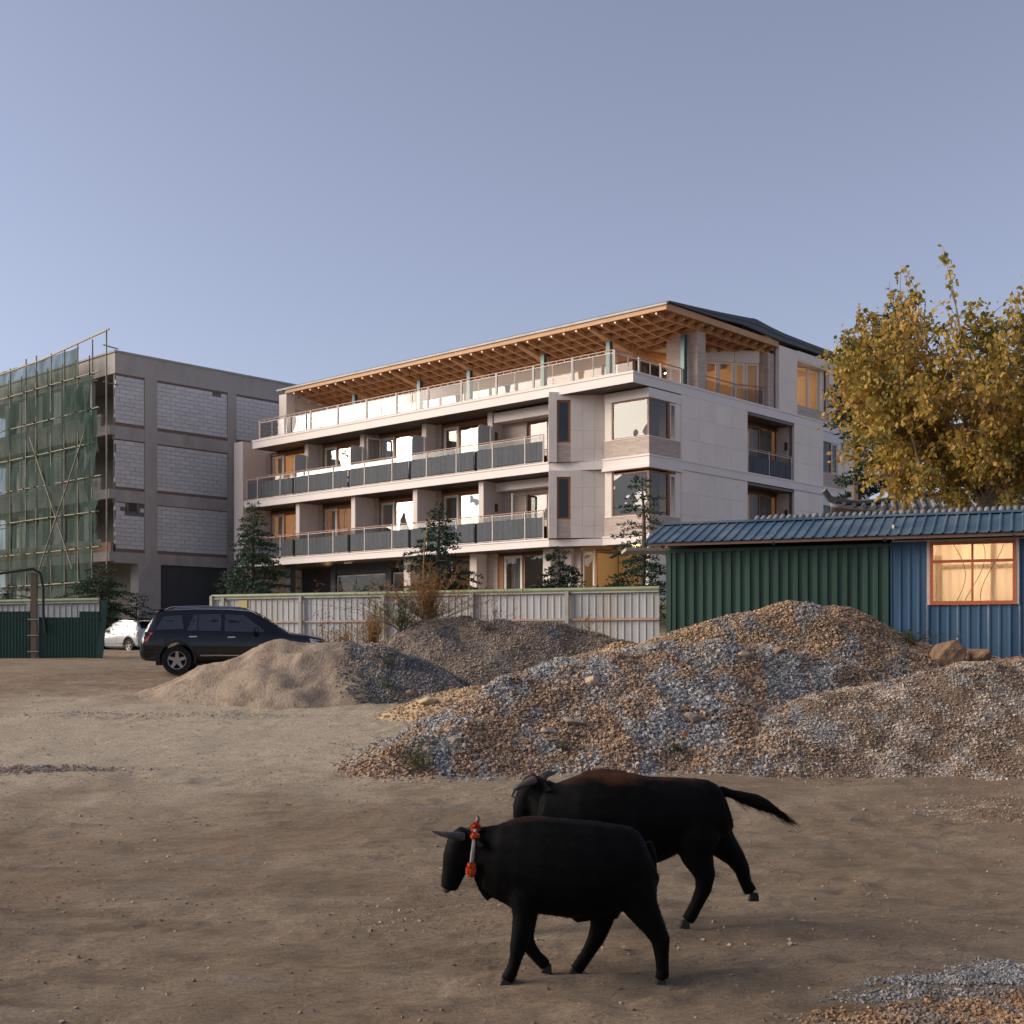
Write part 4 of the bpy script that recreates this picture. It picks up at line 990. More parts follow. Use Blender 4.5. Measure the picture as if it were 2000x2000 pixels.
# ------------------------------------------------------------------ spoil heaps: cones of repose over the terrain, covered in real stones
def stone_mat(name, cols, zone=.55, island=.35, rough=.9):
    """zones of colour by position, each stone varied by its own random value"""
    m = bpy.data.materials.new(name); m.use_nodes = True; nt = m.node_tree; L = nt.links
    p = nt.nodes['Principled BSDF']; p.inputs['Roughness'].default_value = rough; p.inputs['Specular IOR Level'].default_value = .25
    g = nd(nt, 'ShaderNodeNewGeometry')
    cur = None
    mp = nd(nt, 'ShaderNodeMapping'); mp.inputs['Scale'].default_value = (1.25, .55, 1.2); mp.inputs['Rotation'].default_value = (0, 0, .6); L.new(g.outputs['Position'], mp.inputs[0])
    ri = g.outputs['Random Per Island']
    for i, c in enumerate(cols):
        if cur is None: cur = c; continue
        n = nd(nt, 'ShaderNodeTexNoise'); n.inputs['Scale'].default_value = zone * (1 + .4 * i); n.inputs['Detail'].default_value = 4; n.inputs['Distortion'].default_value = .6
        off = nd(nt, 'ShaderNodeMapping'); off.inputs['Location'].default_value = (i * 7.7, i * 3.1, 0); L.new(mp.outputs[0], off.inputs[0]); L.new(off.outputs[0], n.inputs['Vector'])
        ad = nd(nt, 'ShaderNodeMath', operation='MULTIPLY_ADD'); ad.inputs[1].default_value = .10; L.new(ri, ad.inputs[0]); L.new(n.outputs[0], ad.inputs[2])
        r = nd(nt, 'ShaderNodeMapRange'); r.inputs[1].default_value = .535; r.inputs[2].default_value = .60; L.new(ad.outputs[0], r.inputs[0])
        x = nd(nt, 'ShaderNodeMix', data_type='RGBA'); L.new(r.outputs[0], x.inputs[0])
        if isinstance(cur, tuple): x.inputs[6].default_value = (*cur, 1)
        else: L.new(cur, x.inputs[6])
        x.inputs[7].default_value = (*c, 1); cur = x.outputs[2]
    wn2 = nd(nt, 'ShaderNodeTexWhiteNoise', noise_dimensions='1D'); L.new(ri, wn2.inputs['W'])
    r = nd(nt, 'ShaderNodeMapRange'); r.inputs[3].default_value = 1 - island; r.inputs[4].default_value = 1 + island; L.new(wn2.outputs[0], r.inputs[0])
    h = nd(nt, 'ShaderNodeHueSaturation'); L.new(r.outputs[0], h.inputs['Value']); L.new(cur, h.inputs['Color']); L.new(h.outputs[0], p.inputs['Base Color'])
    return m
CUBE = np.array([(-1,-1,-1),(1,-1,-1),(1,1,-1),(-1,1,-1),(-1,-1,1),(1,-1,1),(1,1,1),(-1,1,1)], float)
CF = np.array([(3,2,1),(3,1,0),(4,5,6),(4,6,7),(0,1,5),(0,5,4),(1,2,6),(1,6,5),(2,3,7),(2,7,6),(3,0,4),(3,4,7)])
def stones(name, P, size, m, parent=None, sink=.25):
    """P (n,3) base points, size (n,) half extents"""
    n = len(P)
    c = CUBE[None] * rng.uniform(.45, 1.0, (n, 8, 1)) * rng.uniform(.6, 1.15, (n, 1, 3))
    q = rng.normal(size=(n, 4)); q /= np.linalg.norm(q, axis=1, keepdims=True)
    w, x, y, z = q.T
    Rm = np.stack([1-2*(y*y+z*z), 2*(x*y-z*w), 2*(x*z+y*w), 2*(x*y+z*w), 1-2*(x*x+z*z), 2*(y*z-x*w), 2*(x*z-y*w), 2*(y*z+x*w), 1-2*(x*x+y*y)], -1).reshape(n, 3, 3)
    V = np.einsum('nij,nkj->nki', Rm, c) * size[:, None, None] * .62
    V[:, :, 2] *= .85
    V = V + P[:, None, :]; V[:, :, 2] += (size * (.6 - sink))[:, None] * .6
    Fc = (CF[None] + 8 * np.arange(n)[:, None, None]).reshape(-1, 3)
    return np_mesh(name, V.reshape(-1, 3), Fc, m, parent)

class Heap:
    all = []
    def __init__(s, cones, rough=.10, seed=0, slope=.62, k=.14):
        s.c = np.array([(*c, -1)[:4] for c in cones], float); s.rough = rough; s.seed = seed; s.k = k; s.slope = slope
        Heap.all.append(s)
    def h(s, x, y):                      # height above the ground
        x = np.asarray(x, float); y = np.asarray(y, float)
        wx = x + .35 * fbm(x * .8, y * .8, 3, s.seed + 50); wy = y + .35 * fbm(x * .8, y * .8, 3, s.seed + 70)
        acc = np.zeros_like(x) + 1e-9
        for c in s.c:
            sl = c[3] if len(c) > 3 and c[3] > 0 else s.slope
            d = np.hypot(wx - c[0], wy - c[1])
            hh = c[2] - sl * (np.sqrt(d * d + .12) - .346)
            acc = acc + np.exp(hh / s.k)
        h = s.k * np.log(acc)
        h = h + s.rough * fbm(x * 1.1, y * 1.1, 4, s.seed) * ss((h + .1) / .5) + .35 * s.rough * np.abs(fbm(x * 3.3 + 2 * y, y * 3.3 - x, 3, s.seed + 3)) * ss(h / .4)
        return h
def heap(name, H_, bbox, label, m_base, m_stone, n_st, smin, smax, step=.09, grp='heaps of sand and gravel on the yard', front=True, extra=None):
    x0, x1, y0, y1 = bbox
    xs = np.arange(x0, x1, step); ys = np.arange(y0, y1, step); X_, Y_ = np.meshgrid(xs, ys)
    hh = H_.h(X_, Y_); Z_ = ground(X_, Y_) + np.where(hh > .0, hh, np.maximum(hh * .8, -.5)) - .03
    ii = np.arange(X_.size).reshape(X_.shape)
    q = np.stack([ii[:-1, :-1], ii[:-1, 1:], ii[1:, 1:], ii[1:, :-1]], -1).reshape(-1, 4)
    keep = (hh.ravel()[q] > -.12).any(1); q = q[keep]
    used = np.unique(q); remap = -np.ones(X_.size, int); remap[used] = np.arange(len(used))
    o = np_mesh(name, np.stack([X_.ravel(), Y_.ravel(), Z_.ravel()], 1)[used], remap[q], m_base, None, True)
    tag(o, label, 'heap', grp)
    if n_st:
        px = rng.uniform(x0, x1, n_st * 5); py = rng.uniform(y0, y1, n_st * 5); ph = H_.h(px, py)
        e = .05; gxn = (H_.h(px + e, py) - ph) / e; gyn = (H_.h(px, py + e) - ph) / e
        other = np.full_like(ph, -9.)
        for g in Heap.all:
            if g is not H_: other = np.maximum(other, g.h(px, py))
        ok = (ph > -.05 - .12 * rng.random(len(px)) ** 3) & (ph > other - .03 - .26 * rng.random(len(px)) ** 3)
        if front: ok &= (gyn > -.18 - .5 * rng.random(len(px)) ** 2)
        px, py, ph = px[ok][:n_st], py[ok][:n_st], np.maximum(ph, other)[ok][:n_st]
        sz_ = smin + (smax - smin) * rng.random(len(px)) ** 2.2
        st = stones('stones', np.stack([px, py, ground(px, py) + np.maximum(ph, 0) - .03], 1), sz_, m_stone, o, .12)
        tag(st, kind='stuff')
    return o
GREY, BLUEG, BROWN, TAN, OCH = (.30, .29, .29), (.22, .235, .26), (.34, .225, .15), (.46, .36, .275), (.46, .29, .13)
MS = dict(
    sand=stone_mat('sand_surface', [(.27, .205, .148), (.22, .165, .12), (.31, .24, .175)], 1.6, .02),
    dark=stone_mat('dark_gravel', [(.21, .20, .197), (.26, .235, .22), (.32, .255, .205), (.15, .148, .15)], .7, .42),
    mixed=stone_mat('mixed_gravel', [(.31, .24, .185), (.20, .195, .195), (.35, .28, .22), (.26, .205, .165)], .7, .4),
    blue=stone_mat('blue_grey_gravel', [(.27, .262, .255), (.215, .213, .215), (.31, .225, .16), (.30, .29, .28), (.28, .19, .13)], .5, .45),
    brown=stone_mat('brown_rubble', [(.35, .235, .15), (.30, .205, .14), (.26, .24, .225), (.38, .26, .16)], .6, .38),
    fine=stone_mat('fine_pale_gravel', [(.42, .34, .27), (.27, .262, .258), (.36, .275, .205), (.44, .365, .30), (.25, .18, .13)], .55, .36),
    ochre=stone_mat('ochre_soil', [(.42, .30, .19), (.46, .33, .20), (.36, .25, .16)], 1.2, .2))
for k_ in MS:
    p = MS[k_].node_tree.nodes['Principled BSDF']; nt = MS[k_].node_tree
    g = nd(nt, 'ShaderNodeNewGeometry'); n = nd(nt, 'ShaderNodeTexNoise'); n.inputs['Scale'].default_value = 22; n.inputs['Detail'].default_value = 6; nt.links.new(g.outputs['Position'], n.inputs['Vector'])
    b = nd(nt, 'ShaderNodeBump'); b.inputs['Strength'].default_value = .8; b.inputs['Distance'].default_value = .04; nt.links.new(n.outputs[0], b.inputs['Height']); nt.links.new(b.outputs[0], p.inputs['Normal'])
def gap_shade(m, k):  # darker copy for the heap base: shade between the stones painted in
    c = m.copy(); c.name = m.name + '_gap_shade'; nt = c.node_tree; p = nt.nodes['Principled BSDF']; src = p.inputs['Base Color'].links[0].from_socket
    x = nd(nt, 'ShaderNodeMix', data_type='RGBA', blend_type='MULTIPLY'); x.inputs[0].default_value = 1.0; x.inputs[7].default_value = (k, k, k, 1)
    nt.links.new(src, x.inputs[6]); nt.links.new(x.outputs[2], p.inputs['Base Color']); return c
def dup_mat(m, name):
    c = m.copy(); c.name = name; return c

h_sand = Heap([(-5.35, 28.2, 1.18), (-4.55, 28.2, 1.22), (-3.9, 28.3, 1.05), (-6.3, 28.0, .75, .42), (-7.3, 27.6, .28, .3)], .20, 1, .50)
h_dark = Heap([(-3.05, 28.0, 1.12), (-2.3, 28.4, .78)], .07, 2, .60)
h_back = Heap([(-2.1, 32.2, 1.55), (-1.2, 32.4, 1.62), (-.2, 32.3, 1.52), (.75, 32.2, 1.42), (1.3, 32.3, 1.25), (2.3, 32.5, .8)], .10, 3, .62)
h_big = Heap([(-1.3, 17.9, .35, .5), (-.7, 18.6, .62), (.0, 19.7, 1.0), (.75, 20.6, 1.28), (1.6, 21.0, 1.42), (2.6, 21.3, 1.58), (3.6, 21.4, 1.58), (4.5, 21.6, 1.52), (5.4, 21.9, 1.42), (2.0, 19.2, .85), (3.4, 19.2, .75)], .17, 4, .58)
h_brown = Heap([(3.0, 25.0, 1.35), (3.8, 25.3, 1.62), (4.7, 25.4, 1.85), (5.5, 25.5, 2.02), (6.0, 25.4, 1.95), (6.7, 25.6, 1.90), (7.5, 25.7, 1.45), (8.2, 26.0, 1.1), (2.0, 25.0, 1.0), (.9, 25.6, .6)], .12, 5, .62)
h_right = Heap([(8.9, 20.3, 1.52), (7.9, 20.0, 1.36), (7.2, 19.9, 1.20), (6.4, 19.8, 1.08), (5.7, 19.8, 1.0), (4.9, 19.5, .85), (4.2, 19.0, .60), (10, 20.4, 1.62), (3.2, 18.3, .3, .4)], .15, 6, .52)
h_och = Heap([(-1.55, 24.2, .34, .5), (-1.0, 24.3, .46, .5), (-.5, 24.5, .55, .5)], .10, 7, .5)
h_bank = Heap([(8.5, 25.5, 1.15), (9.4, 25.2, 1.0), (10.4, 24.9, .95), (11.6, 24.6, 1.0), (12.8, 24.6, .9)], .20, 8, .7)
h_ridge = Heap([(1.6, 29.5, .80, .6), (2.4, 29.6, .9, .6), (3.2, 28.4, .9, .6)], .15, 9, .6)
heap('sand_heap', h_sand, (-11, -1.5, 23.2, 31), 'smooth brown sand heap in front of the black car', MS['sand'], MS['mixed'], 900, .008, .025)
heap('gravel_heap', h_dark, (-5.5, .9, 24.2, 31), 'dark grey gravel cone against the right side of the sand heap', gap_shade(MS['dark'], .55), dup_mat(MS['dark'], 'dark_gravel_stones'), 15000, .02, .05)
heap('gravel_heap', h_back, (-5.4, 5, 29.3, 35.5), 'mixed gravel heap below the dry shrub by the white fence', gap_shade(MS['mixed'], .55), dup_mat(MS['mixed'], 'mixed_gravel_stones'), 17000, .02, .05)
heap('gravel_heap', h_big, (-4.8, 8.5, 14.4, 24.5), 'large blue grey and brown stone heap behind the cattle', gap_shade(MS['blue'], .55), dup_mat(MS['blue'], 'blue_grey_stones'), 66000, .018, .062, .08)
heap('rubble_heap', h_brown, (-1.4, 11, 21.5, 28.6), 'tallest brown rubble heap against the green container', gap_shade(MS['brown'], .55), dup_mat(MS['brown'], 'brown_rubble_stones'), 32000, .02, .058)
heap('gravel_heap', h_right, (1.6, 13, 14.2, 23.5), 'pale streaked gravel heap at the right edge of the yard', gap_shade(MS['fine'], .7), dup_mat(MS['fine'], 'fine_pale_stones'), 62000, .011, .036, .08)
heap('soil_heap', h_och, (-3.4, 2.2, 21.8, 26.8), 'small low ochre soil heap between the gravel heaps', MS['ochre'], dup_mat(MS['ochre'], 'ochre_stones'), 3500, .012, .05)
heap('soil_heap', h_bank, (6.6, 14, 21.8, 28), 'reddish soil bank with boulder below the blue shed', mat('red_soil', (.36, .21, .13), .95, (.27, .15, .095), 2, bump=.6, bs=8, dist=.06), dup_mat(MS['brown'], 'soil_bank_stones'), 2500, .015, .06)
heap('soil_heap', h_ridge, (-.6, 5.2, 27, 31.2), 'low ochre soil ridge at the foot of the white fence end', MS['ochre'], dup_mat(MS['ochre'], 'ochre_ridge_stones'), 4500, .02, .07)
def hz(x, y):
    v = gz(x, y)
    for g in Heap.all: v = max(v, gz(x, y) + float(g.h(np.array([x]), np.array([y]))[0]) - .03)
    return v

# larger single rocks
def rock(name, x, y, sx, sy, sz_, m, label, seed, z=None, rz=0., cat='rock', grp=None):
    bm = bmesh.new(); bmesh.ops.create_icosphere(bm, subdivisions=3, radius=1)
    r_ = random.Random(seed)
    cuts = [(Vector((r_.gauss(0, 1), r_.gauss(0, 1), r_.gauss(0, 1))).normalized(), r_.uniform(.5, .85)) for _ in range(12)]
    for v in bm.verts:
        for nrm, d in cuts:
            k = v.co.dot(nrm)
            if k > d: v.co -= nrm * (k - d)
        v.co = Vector((v.co.x * sx, v.co.y * sy, v.co.z * sz_)) + Vector((r_.gauss(0, .02), r_.gauss(0, .02), r_.gauss(0, .02))) * min(sx, sy, sz_)
    me = bpy.data.meshes.new(name); bm.to_mesh(me); bm.free()
    o = link(name, me, m, None, (x, y, (hz(x, y) if z is None else z) + sz_ * .35), (r_.uniform(-.3, .3), r_.uniform(-.3, .3), rz))
    return tag(o, label, cat, grp)
MT['rock_b'] = mat('brown_rock', (.27, .165, .095), .9, (.19, .12, .08), 5, bump=.9, bs=9, dist=.06)
MT['rock_g'] = mat('grey_brown_rock', (.27, .21, .17), .9, (.21, .18, .16), 7, bump=.5, bs=18)
MT['rock_o'] = mat('orange_rock', (.46, .20, .07), .9, (.36, .16, .07), 8, bump=.4, bs=18)
MT['rock_t'] = mat('tan_rock', (.46, .35, .24), .9, (.38, .28, .19), 8, bump=.4, bs=18)
rock('boulder', 8.8, 24.75, .38, .34, .40, MT['rock_b'], 'big brown boulder on the soil bank below the blue shed window', 3)
rock('boulder', 9.45, 24.8, .34, .3, .20, MT['rock_b'], 'low brown boulder just right of the big boulder', 5)
def on_heap(px, py, H_, y0, y1):        # photo pixel -> first hit with the heap surface
    Y = np.arange(y0, y1, .03); x = (px - 1000) / FPX * Y; z = CZ + (HZ - py) / FPX * Y
    hit = np.nonzero(z <= ground(x, Y) + np.maximum(H_.h(x, Y), 0) - .03)[0]
    i = hit[0] if len(hit) else -1
    return float(x[i]), float(Y[i])
for i, (px, py, sx, sz_, m, lab) in enumerate(((1120, 1415, .20, .08, 'rock_g', 'long flat brown slab rock on the blue grey stone heap'), (1070, 1432, .17, .07, 'rock_g', 'flat brown rock left of the long slab rock'), (1025, 1455, .08, .07, 'rock_o', 'bright orange rock low on the blue grey stone heap'),
        (890, 1450, .15, .07, 'rock_g', 'pinkish brown flat rock near the left end of the stone heap'), (1285, 1365, .10, .07, 'rock_b', 'dark red brown rock high on the blue grey stone heap'), (1355, 1412, .17, .11, 'rock_g', 'dark brown block at the seam of the two right heaps'), (1338, 1440, .07, .06, 'rock_o', 'orange tan stone beside the seam of the right heaps'),
        (1155, 1335, .16, .09, 'rock_t', 'tan rock near the crest of the blue grey stone heap'), (1190, 1245, .3, .1, 'rock_o', 'orange flat rock on the ridge by the fence end'), (740, 1500, .10, .05, 'rock_t', 'small tan rock at the left toe of the stone heap'), (1520, 1278, .14, .08, 'rock_b', 'brown rock below the brown rubble crest'), (1455, 1283, .14, .08, 'rock_t', 'tan block rock below the brown rubble crest'))):
    Hh = h_big if i not in (8,) else h_ridge
    x, Y = on_heap(px, py, Hh, 15.5 if i != 8 else 26, 24 if i != 8 else 31)
    rock('stone_block', x, Y, sx, sx * .7, sz_, MT[m], lab, 40 + i, None, random.uniform(-.5, .5), 'rock')
for i, (px, py, s_) in enumerate(((835, 1375, .22), (800, 1358, .15))):
    x, Y = on_heap(px, py, h_och, 21, 26.5)
    rock('stone_block', x, Y, s_, s_ * .6, s_ * .5, MT['rock_t'], ('larger tan block in front of the ochre soil heap', 'pale tan block at the left tip of the ochre soil heap')[i], 70 + i)

# gravel strips lying on the yard
def strip(name, poly, n, smin, smax, m, label, hfn=None):
    """scatter inside an ellipse-ish patch: (cx,cy,rx,ry)"""
    P = []
    for cx, cy, rx, ry, fr in poly:
        k = int(n * fr); t = rng.uniform(0, 2 * np.pi, k); r = np.sqrt(rng.random(k)) * (1 + .25 * rng.normal(size=k))
        P.append(np.stack([cx + rx * r * np.cos(t), cy + ry * r * np.sin(t)], 1))
    P = np.concatenate(P); z = ground(P[:, 0], P[:, 1])
    if hfn is not None: z = np.maximum(z, ground_base(P[:, 0], P[:, 1]) + hfn(P[:, 0], P[:, 1]))
    s_ = smin + (smax - smin) * rng.random(len(P)) ** 2
    o = stones(name, np.column_stack([P, z]), s_, m, None, .3)
    return tag(o, label, 'gravel', None, 'stuff')
strip('gravel_strip', [(-8.6, 17.6, 2.3, .38, .75), (-6.8, 17.75, 1.2, .22, .25)], 3600, .012, .036, dup_mat(MS['mixed'], 'strip_gravel'), 'low strip of grey gravel at the left edge of the yard')
strip('gravel_strip', [(-8.0, 24.0, 1.9, .55, .6), (-5.2, 24.2, 1.8, .4, .4)], 1100, .010, .028, dup_mat(MS['mixed'], 'far_strip_gravel'), 'thin gravel scatter in front of the sand heap')
h_c1 = Heap([(4.3, 8.1, .06, .1), (5.6, 8.3, .10, .1)], .02, 12, .12)
strip('gravel_patch', [(3.35, 8.55, .6, .13, .22), (3.95, 8.75, .7, .26, .5), (2.75, 8.2, .6, .1, .10), (2.9, 8.45, .5, .08, .08)], 7000, .008, .026, stone_mat('corner_grey_gravel', [(.21, .208, .205), (.25, .24, .23), (.165, .165, .168)], 1.5, .45), 'blue grey gravel patch in the lower right corner')
strip('gravel_patch', [(3.1, 7.72, .9, .33, .5), (3.8, 7.95, .8, .34, .4), (2.3, 7.8, .45, .14, .10)], 9000, .008, .028, stone_mat('corner_brown_gravel', [(.25, .15, .085), (.29, .185, .11), (.175, .145, .125)], 1.5, .42), 'orange brown gravel patch in the lower right corner')
strip('gravel_patch', [(6.3, 14.9, 1.2, .7, 1.)], 2600, .008, .022, dup_mat(MS['fine'], 'edge_gravel'), 'fine grey gravel spread at the right edge behind the cattle')
strip('gravel_patch', [(0.1, 10.9, 1.1, .8, .6), (-.6, 10.2, 1.0, .5, .4)], 2200, .004, .012, dup_mat(MS['fine'], 'path_gravel'), 'fine pale grit on the ground around the cattle heads')
# loose pebbles and clods everywhere on the yard
k = 9000
Yp = 6.5 + 27 * rng.random(k) ** 1.7; Xp = (rng.random(k) * 2 - 1) * (.48 * Yp + .6)
zp = ground(Xp, Yp); 
sp_ = .005 + .022 * rng.random(k) ** 5
tag(stones('loose_pebbles', np.column_stack([Xp, Yp, zp]), sp_, stone_mat('pebbles', [(.27, .20, .15), (.22, .17, .135), (.31, .255, .21), (.18, .13, .095)], 2.5, .3), None, .4), 'small loose pebbles and clods strewn over the brown yard', 'pebbles', None, 'stuff')

# ------------------------------------------------------------------ vehicles
MT['paint_black'] = mat('black_car_paint', (.004, .005, .008), .12, spec=.4, coat=.35)
MT['paint_white'] = mat('white_car_paint', (.42, .43, .445), .35, spec=.5, coat=.8)
MT['car_glass'] = mat('dark_tinted_glass', (.022, .03, .042), .05, spec=.9)
MT['tyre'] = mat('tyre_rubber', (.012, .012, .013), .85)
MT['alloy'] = mat('alloy_wheel', (.38, .33, .30), .35, metal=.8)
MT['trim'] = mat('black_plastic_trim', (.014, .015, .016), .6)
MT['chrome'] = mat('bright_trim', (.45, .45, .46), .25, metal=.9)
MT['tail'] = mat('red_tail_lamp', (.50, .03, .01), .2, (.62, .10, .02), 9, coat=.6)
MT['lamp_clear'] = mat('clear_lamp', (.5, .5, .5), .1, metal=.5)

def make_car(name, loc, rz, label, st, axles, wr, paint, wins, screen, rear_screen, bits, group=None):
    """st: stations (x, zbottom, zbelt, zroof, half width at belt, half width at roof), rear to front"""
    root = tag(empty(name, loc, rz), label, 'car', group)
    st = np.array(st, float); xs = st[:, 0]
    def prm(x): return [np.interp(x, xs, st[:, i]) for i in range(1, 6)]
    def ring(x):
        zb, zs, zr, hw, hr = prm(x)
        r = [(0, zb), (hw * .86, zb), (hw * .97, zb + .10 * (zs - zb)), (hw * 1.015, zb + .45 * (zs - zb)), (hw, zs - .06), (hw * .965, zs), ((hr + hw * .965) / 2 + .012, (zs + zr) / 2), (hr, zr - .05 * (zr - zs)), (hr * .8, zr), (0, zr + .02)]
        return r
    X_ = np.unique(np.concatenate([xs, np.linspace(xs[0], xs[-1], 40)]))
    V, F = [], []; m_ = len(ring(xs[0])) * 2 - 2
    for x in X_:
        r = ring(x); full = r + [(-y, z) for y, z in r[-2:0:-1]]
        V += [(x, y, z) for y, z in full]
    for i in range(len(X_) - 1):
        for k in range(m_): F.append((i * m_ + k, (i + 1) * m_ + k, (i + 1) * m_ + (k + 1) % m_, i * m_ + (k + 1) % m_))
    F += [tuple(range(m_)), tuple(range((len(X_)) * m_ - 1, (len(X_) - 1) * m_ - 1, -1))]
    me = bpy.data.meshes.new('body'); me.from_pydata(V, [], F); me.update()
    bm = bmesh.new(); bm.from_mesh(me); bmesh.ops.recalc_face_normals(bm, faces=bm.faces); bm.to_mesh(me); bm.free()
    body = link('body', me, paint, None)
    cut = MB()
    for ax in axles: cut.cyl((ax, 0, wr + .02), wr * 1.16, (0, 1, 0), 1.5, 28)
    co_ = cut.build('cut', None); fixn(co_)
    b = body.modifiers.new('wells', 'BOOLEAN'); b.object = co_; b.operation = 'DIFFERENCE'; b.solver = 'EXACT'
    dg = bpy.context.evaluated_depsgraph_get(); nm = bpy.data.meshes.new_from_object(body.evaluated_get(dg))
    body.modifiers.clear(); body.data = nm; bpy.data.objects.remove(co_)
    nm.shade_smooth(); nm.set_sharp_from_angle(angle=R(32)); body.parent = root
    def side(x, z, off=.006):
        zb, zs, zr, hw, hr = prm(x); r = ring(x)
        zz = [p[1] for p in r[1:9]]; yy = [p[0] for p in r[1:9]]
        return np.interp(z, zz, yy) + off
    def panel(nm_, poly, m, off=.006, both=True, par=None, inset=.0):
        for s in ((-1, 1) if both else (-1,)):
            # subdivide the outline horizontally so that it hugs the body
            mb = MB(); pts = []
            for (xa, za), (xb, zb_) in zip(poly, poly[1:] + poly[:1]):
                for t in np.linspace(0, 1, 7)[:-1]: pts.append((xa + (xb - xa) * t, za + (zb_ - za) * t))
            mb.add([(x, s * side(x, z, off), z) for x, z in pts], [tuple(range(len(pts))) if s < 0 else tuple(range(len(pts) - 1, -1, -1))])
            o = mb.build(nm_, m, par or root)
        return o
    for w_ in wins: panel('side_window', w_, MT['car_glass'], .010)
    for nm_, sc in (('windscreen', screen), ('rear_window', rear_screen)):
        if not sc: continue
        (xa, xb), f0, f1 = sc
        g = MB(); n = 6; vs = []
        for t in np.linspace(0, 1, n):
            x = xa + (xb - xa) * t; zb, zs, zr, hw, hr = prm(x); z = zr
            wv = hr * .80
            for u in np.linspace(-1, 1, 7): vs.append((x, wv * u, z + .02 * (1 - abs(u)) + .012))
        g.add(vs, [(i * 7 + j, i * 7 + j + 1, (i + 1) * 7 + j + 1, (i + 1) * 7 + j) for i in range(n - 1) for j in range(6)])
        g.build(nm_, MT['car_glass'], root, True)
    for bname, poly, m, off in bits: panel(bname, poly, MT[m], off)
    for ax in axles:
        hw = prm(ax)[3]
        for s in (-1, 1):
            arch = MB(); vs = []; N = 20
            for k in range(N + 1):
                t = math.pi * (-.06 + 1.12 * k / N)
                for rr in (wr * 1.15, wr * 1.30): vs.append((ax + rr * math.cos(t), s * (hw * 1.02 + .012), wr + .02 + rr * math.sin(t)))
            arch.add(vs, [(2 * k, 2 * k + 1, 2 * k + 3, 2 * k + 2) for k in range(N)])
            a_ = arch.build('wheel_arch', MT['trim'], root); so = a_.modifiers.new('t', 'SOLIDIFY'); so.thickness = .03; so.offset = 0
            w_o = empty('wheel', (ax, s * (hw - .10), wr), 0, root)
            t_ = MB(); prof_ = [(.62, -.105), (.97, -.11), (1.0, -.08), (1.0, .08), (.97, .11), (.66, .105), (.62, .05)]; N = 28
            vs = [(wr * r_ * math.cos(2 * math.pi * k / N), y, wr * r_ * math.sin(2 * math.pi * k / N)) for k in range(N) for r_, y in prof_]
            q = len(prof_)
            t_.add(vs, [(k * q + j, k * q + (j + 1) % q, ((k + 1) % N) * q + (j + 1) % q, ((k + 1) % N) * q + j) for k in range(N) for j in range(q)])
            fixn(t_.build('tyre', MT['tyre'], w_o, True, sharp=50))
            rim = MB(); N = 24
            vs = [(wr * r_ * math.cos(2 * math.pi * k / N), s * y, wr * r_ * math.sin(2 * math.pi * k / N)) for k in range(N) for r_, y in ((.66, .10), (.58, .095), (.56, -.02))]
            rim.add(vs, [(k * 3 + j, k * 3 + j + 1, ((k + 1) % N) * 3 + j + 1, ((k + 1) % N) * 3 + j) for k in range(N) for j in range(2)])
            for k in range(5):
                t = 2 * math.pi * k / 5 + .3; c, s_ = math.cos(t), math.sin(t); p0 = Vector((wr * .08 * c, s * .085, wr * .08 * s_)); p1 = Vector((wr * .60 * c, s * .092, wr * .60 * s_))
                tx = Vector((-s_, 0, c))
                rim.hexa([p0 - tx * .055 - Vector((0, s * .03, 0)), p0 + tx * .055 - Vector((0, s * .03, 0)), p1 + tx * .035 - Vector((0, s * .03, 0)), p1 - tx * .035 - Vector((0, s * .03, 0)), p0 - tx * .055, p0 + tx * .055, p1 + tx * .035, p1 - tx * .035])
            rim.cyl((0, s * .075, 0), wr * .17, (0, 1, 0), .02, 12)
            fixn(rim.build('rim', MT['alloy'], w_o))
            MB().cyl((0, -s * .02, 0), wr * .6, (0, 1, 0), .03, 20).build('hub_disc', MT['tyre'], w_o)
    # underbody keeps daylight out of the wheel wells
    MB().box(xs[0] + .4, xs[-1] - .4, -prm(2)[3] * .72, prm(2)[3] * .72, prm(2)[0] - .08, prm(2)[0] + .3).build('underbody', MT['trim'], root)
    return root, panel, side, prm
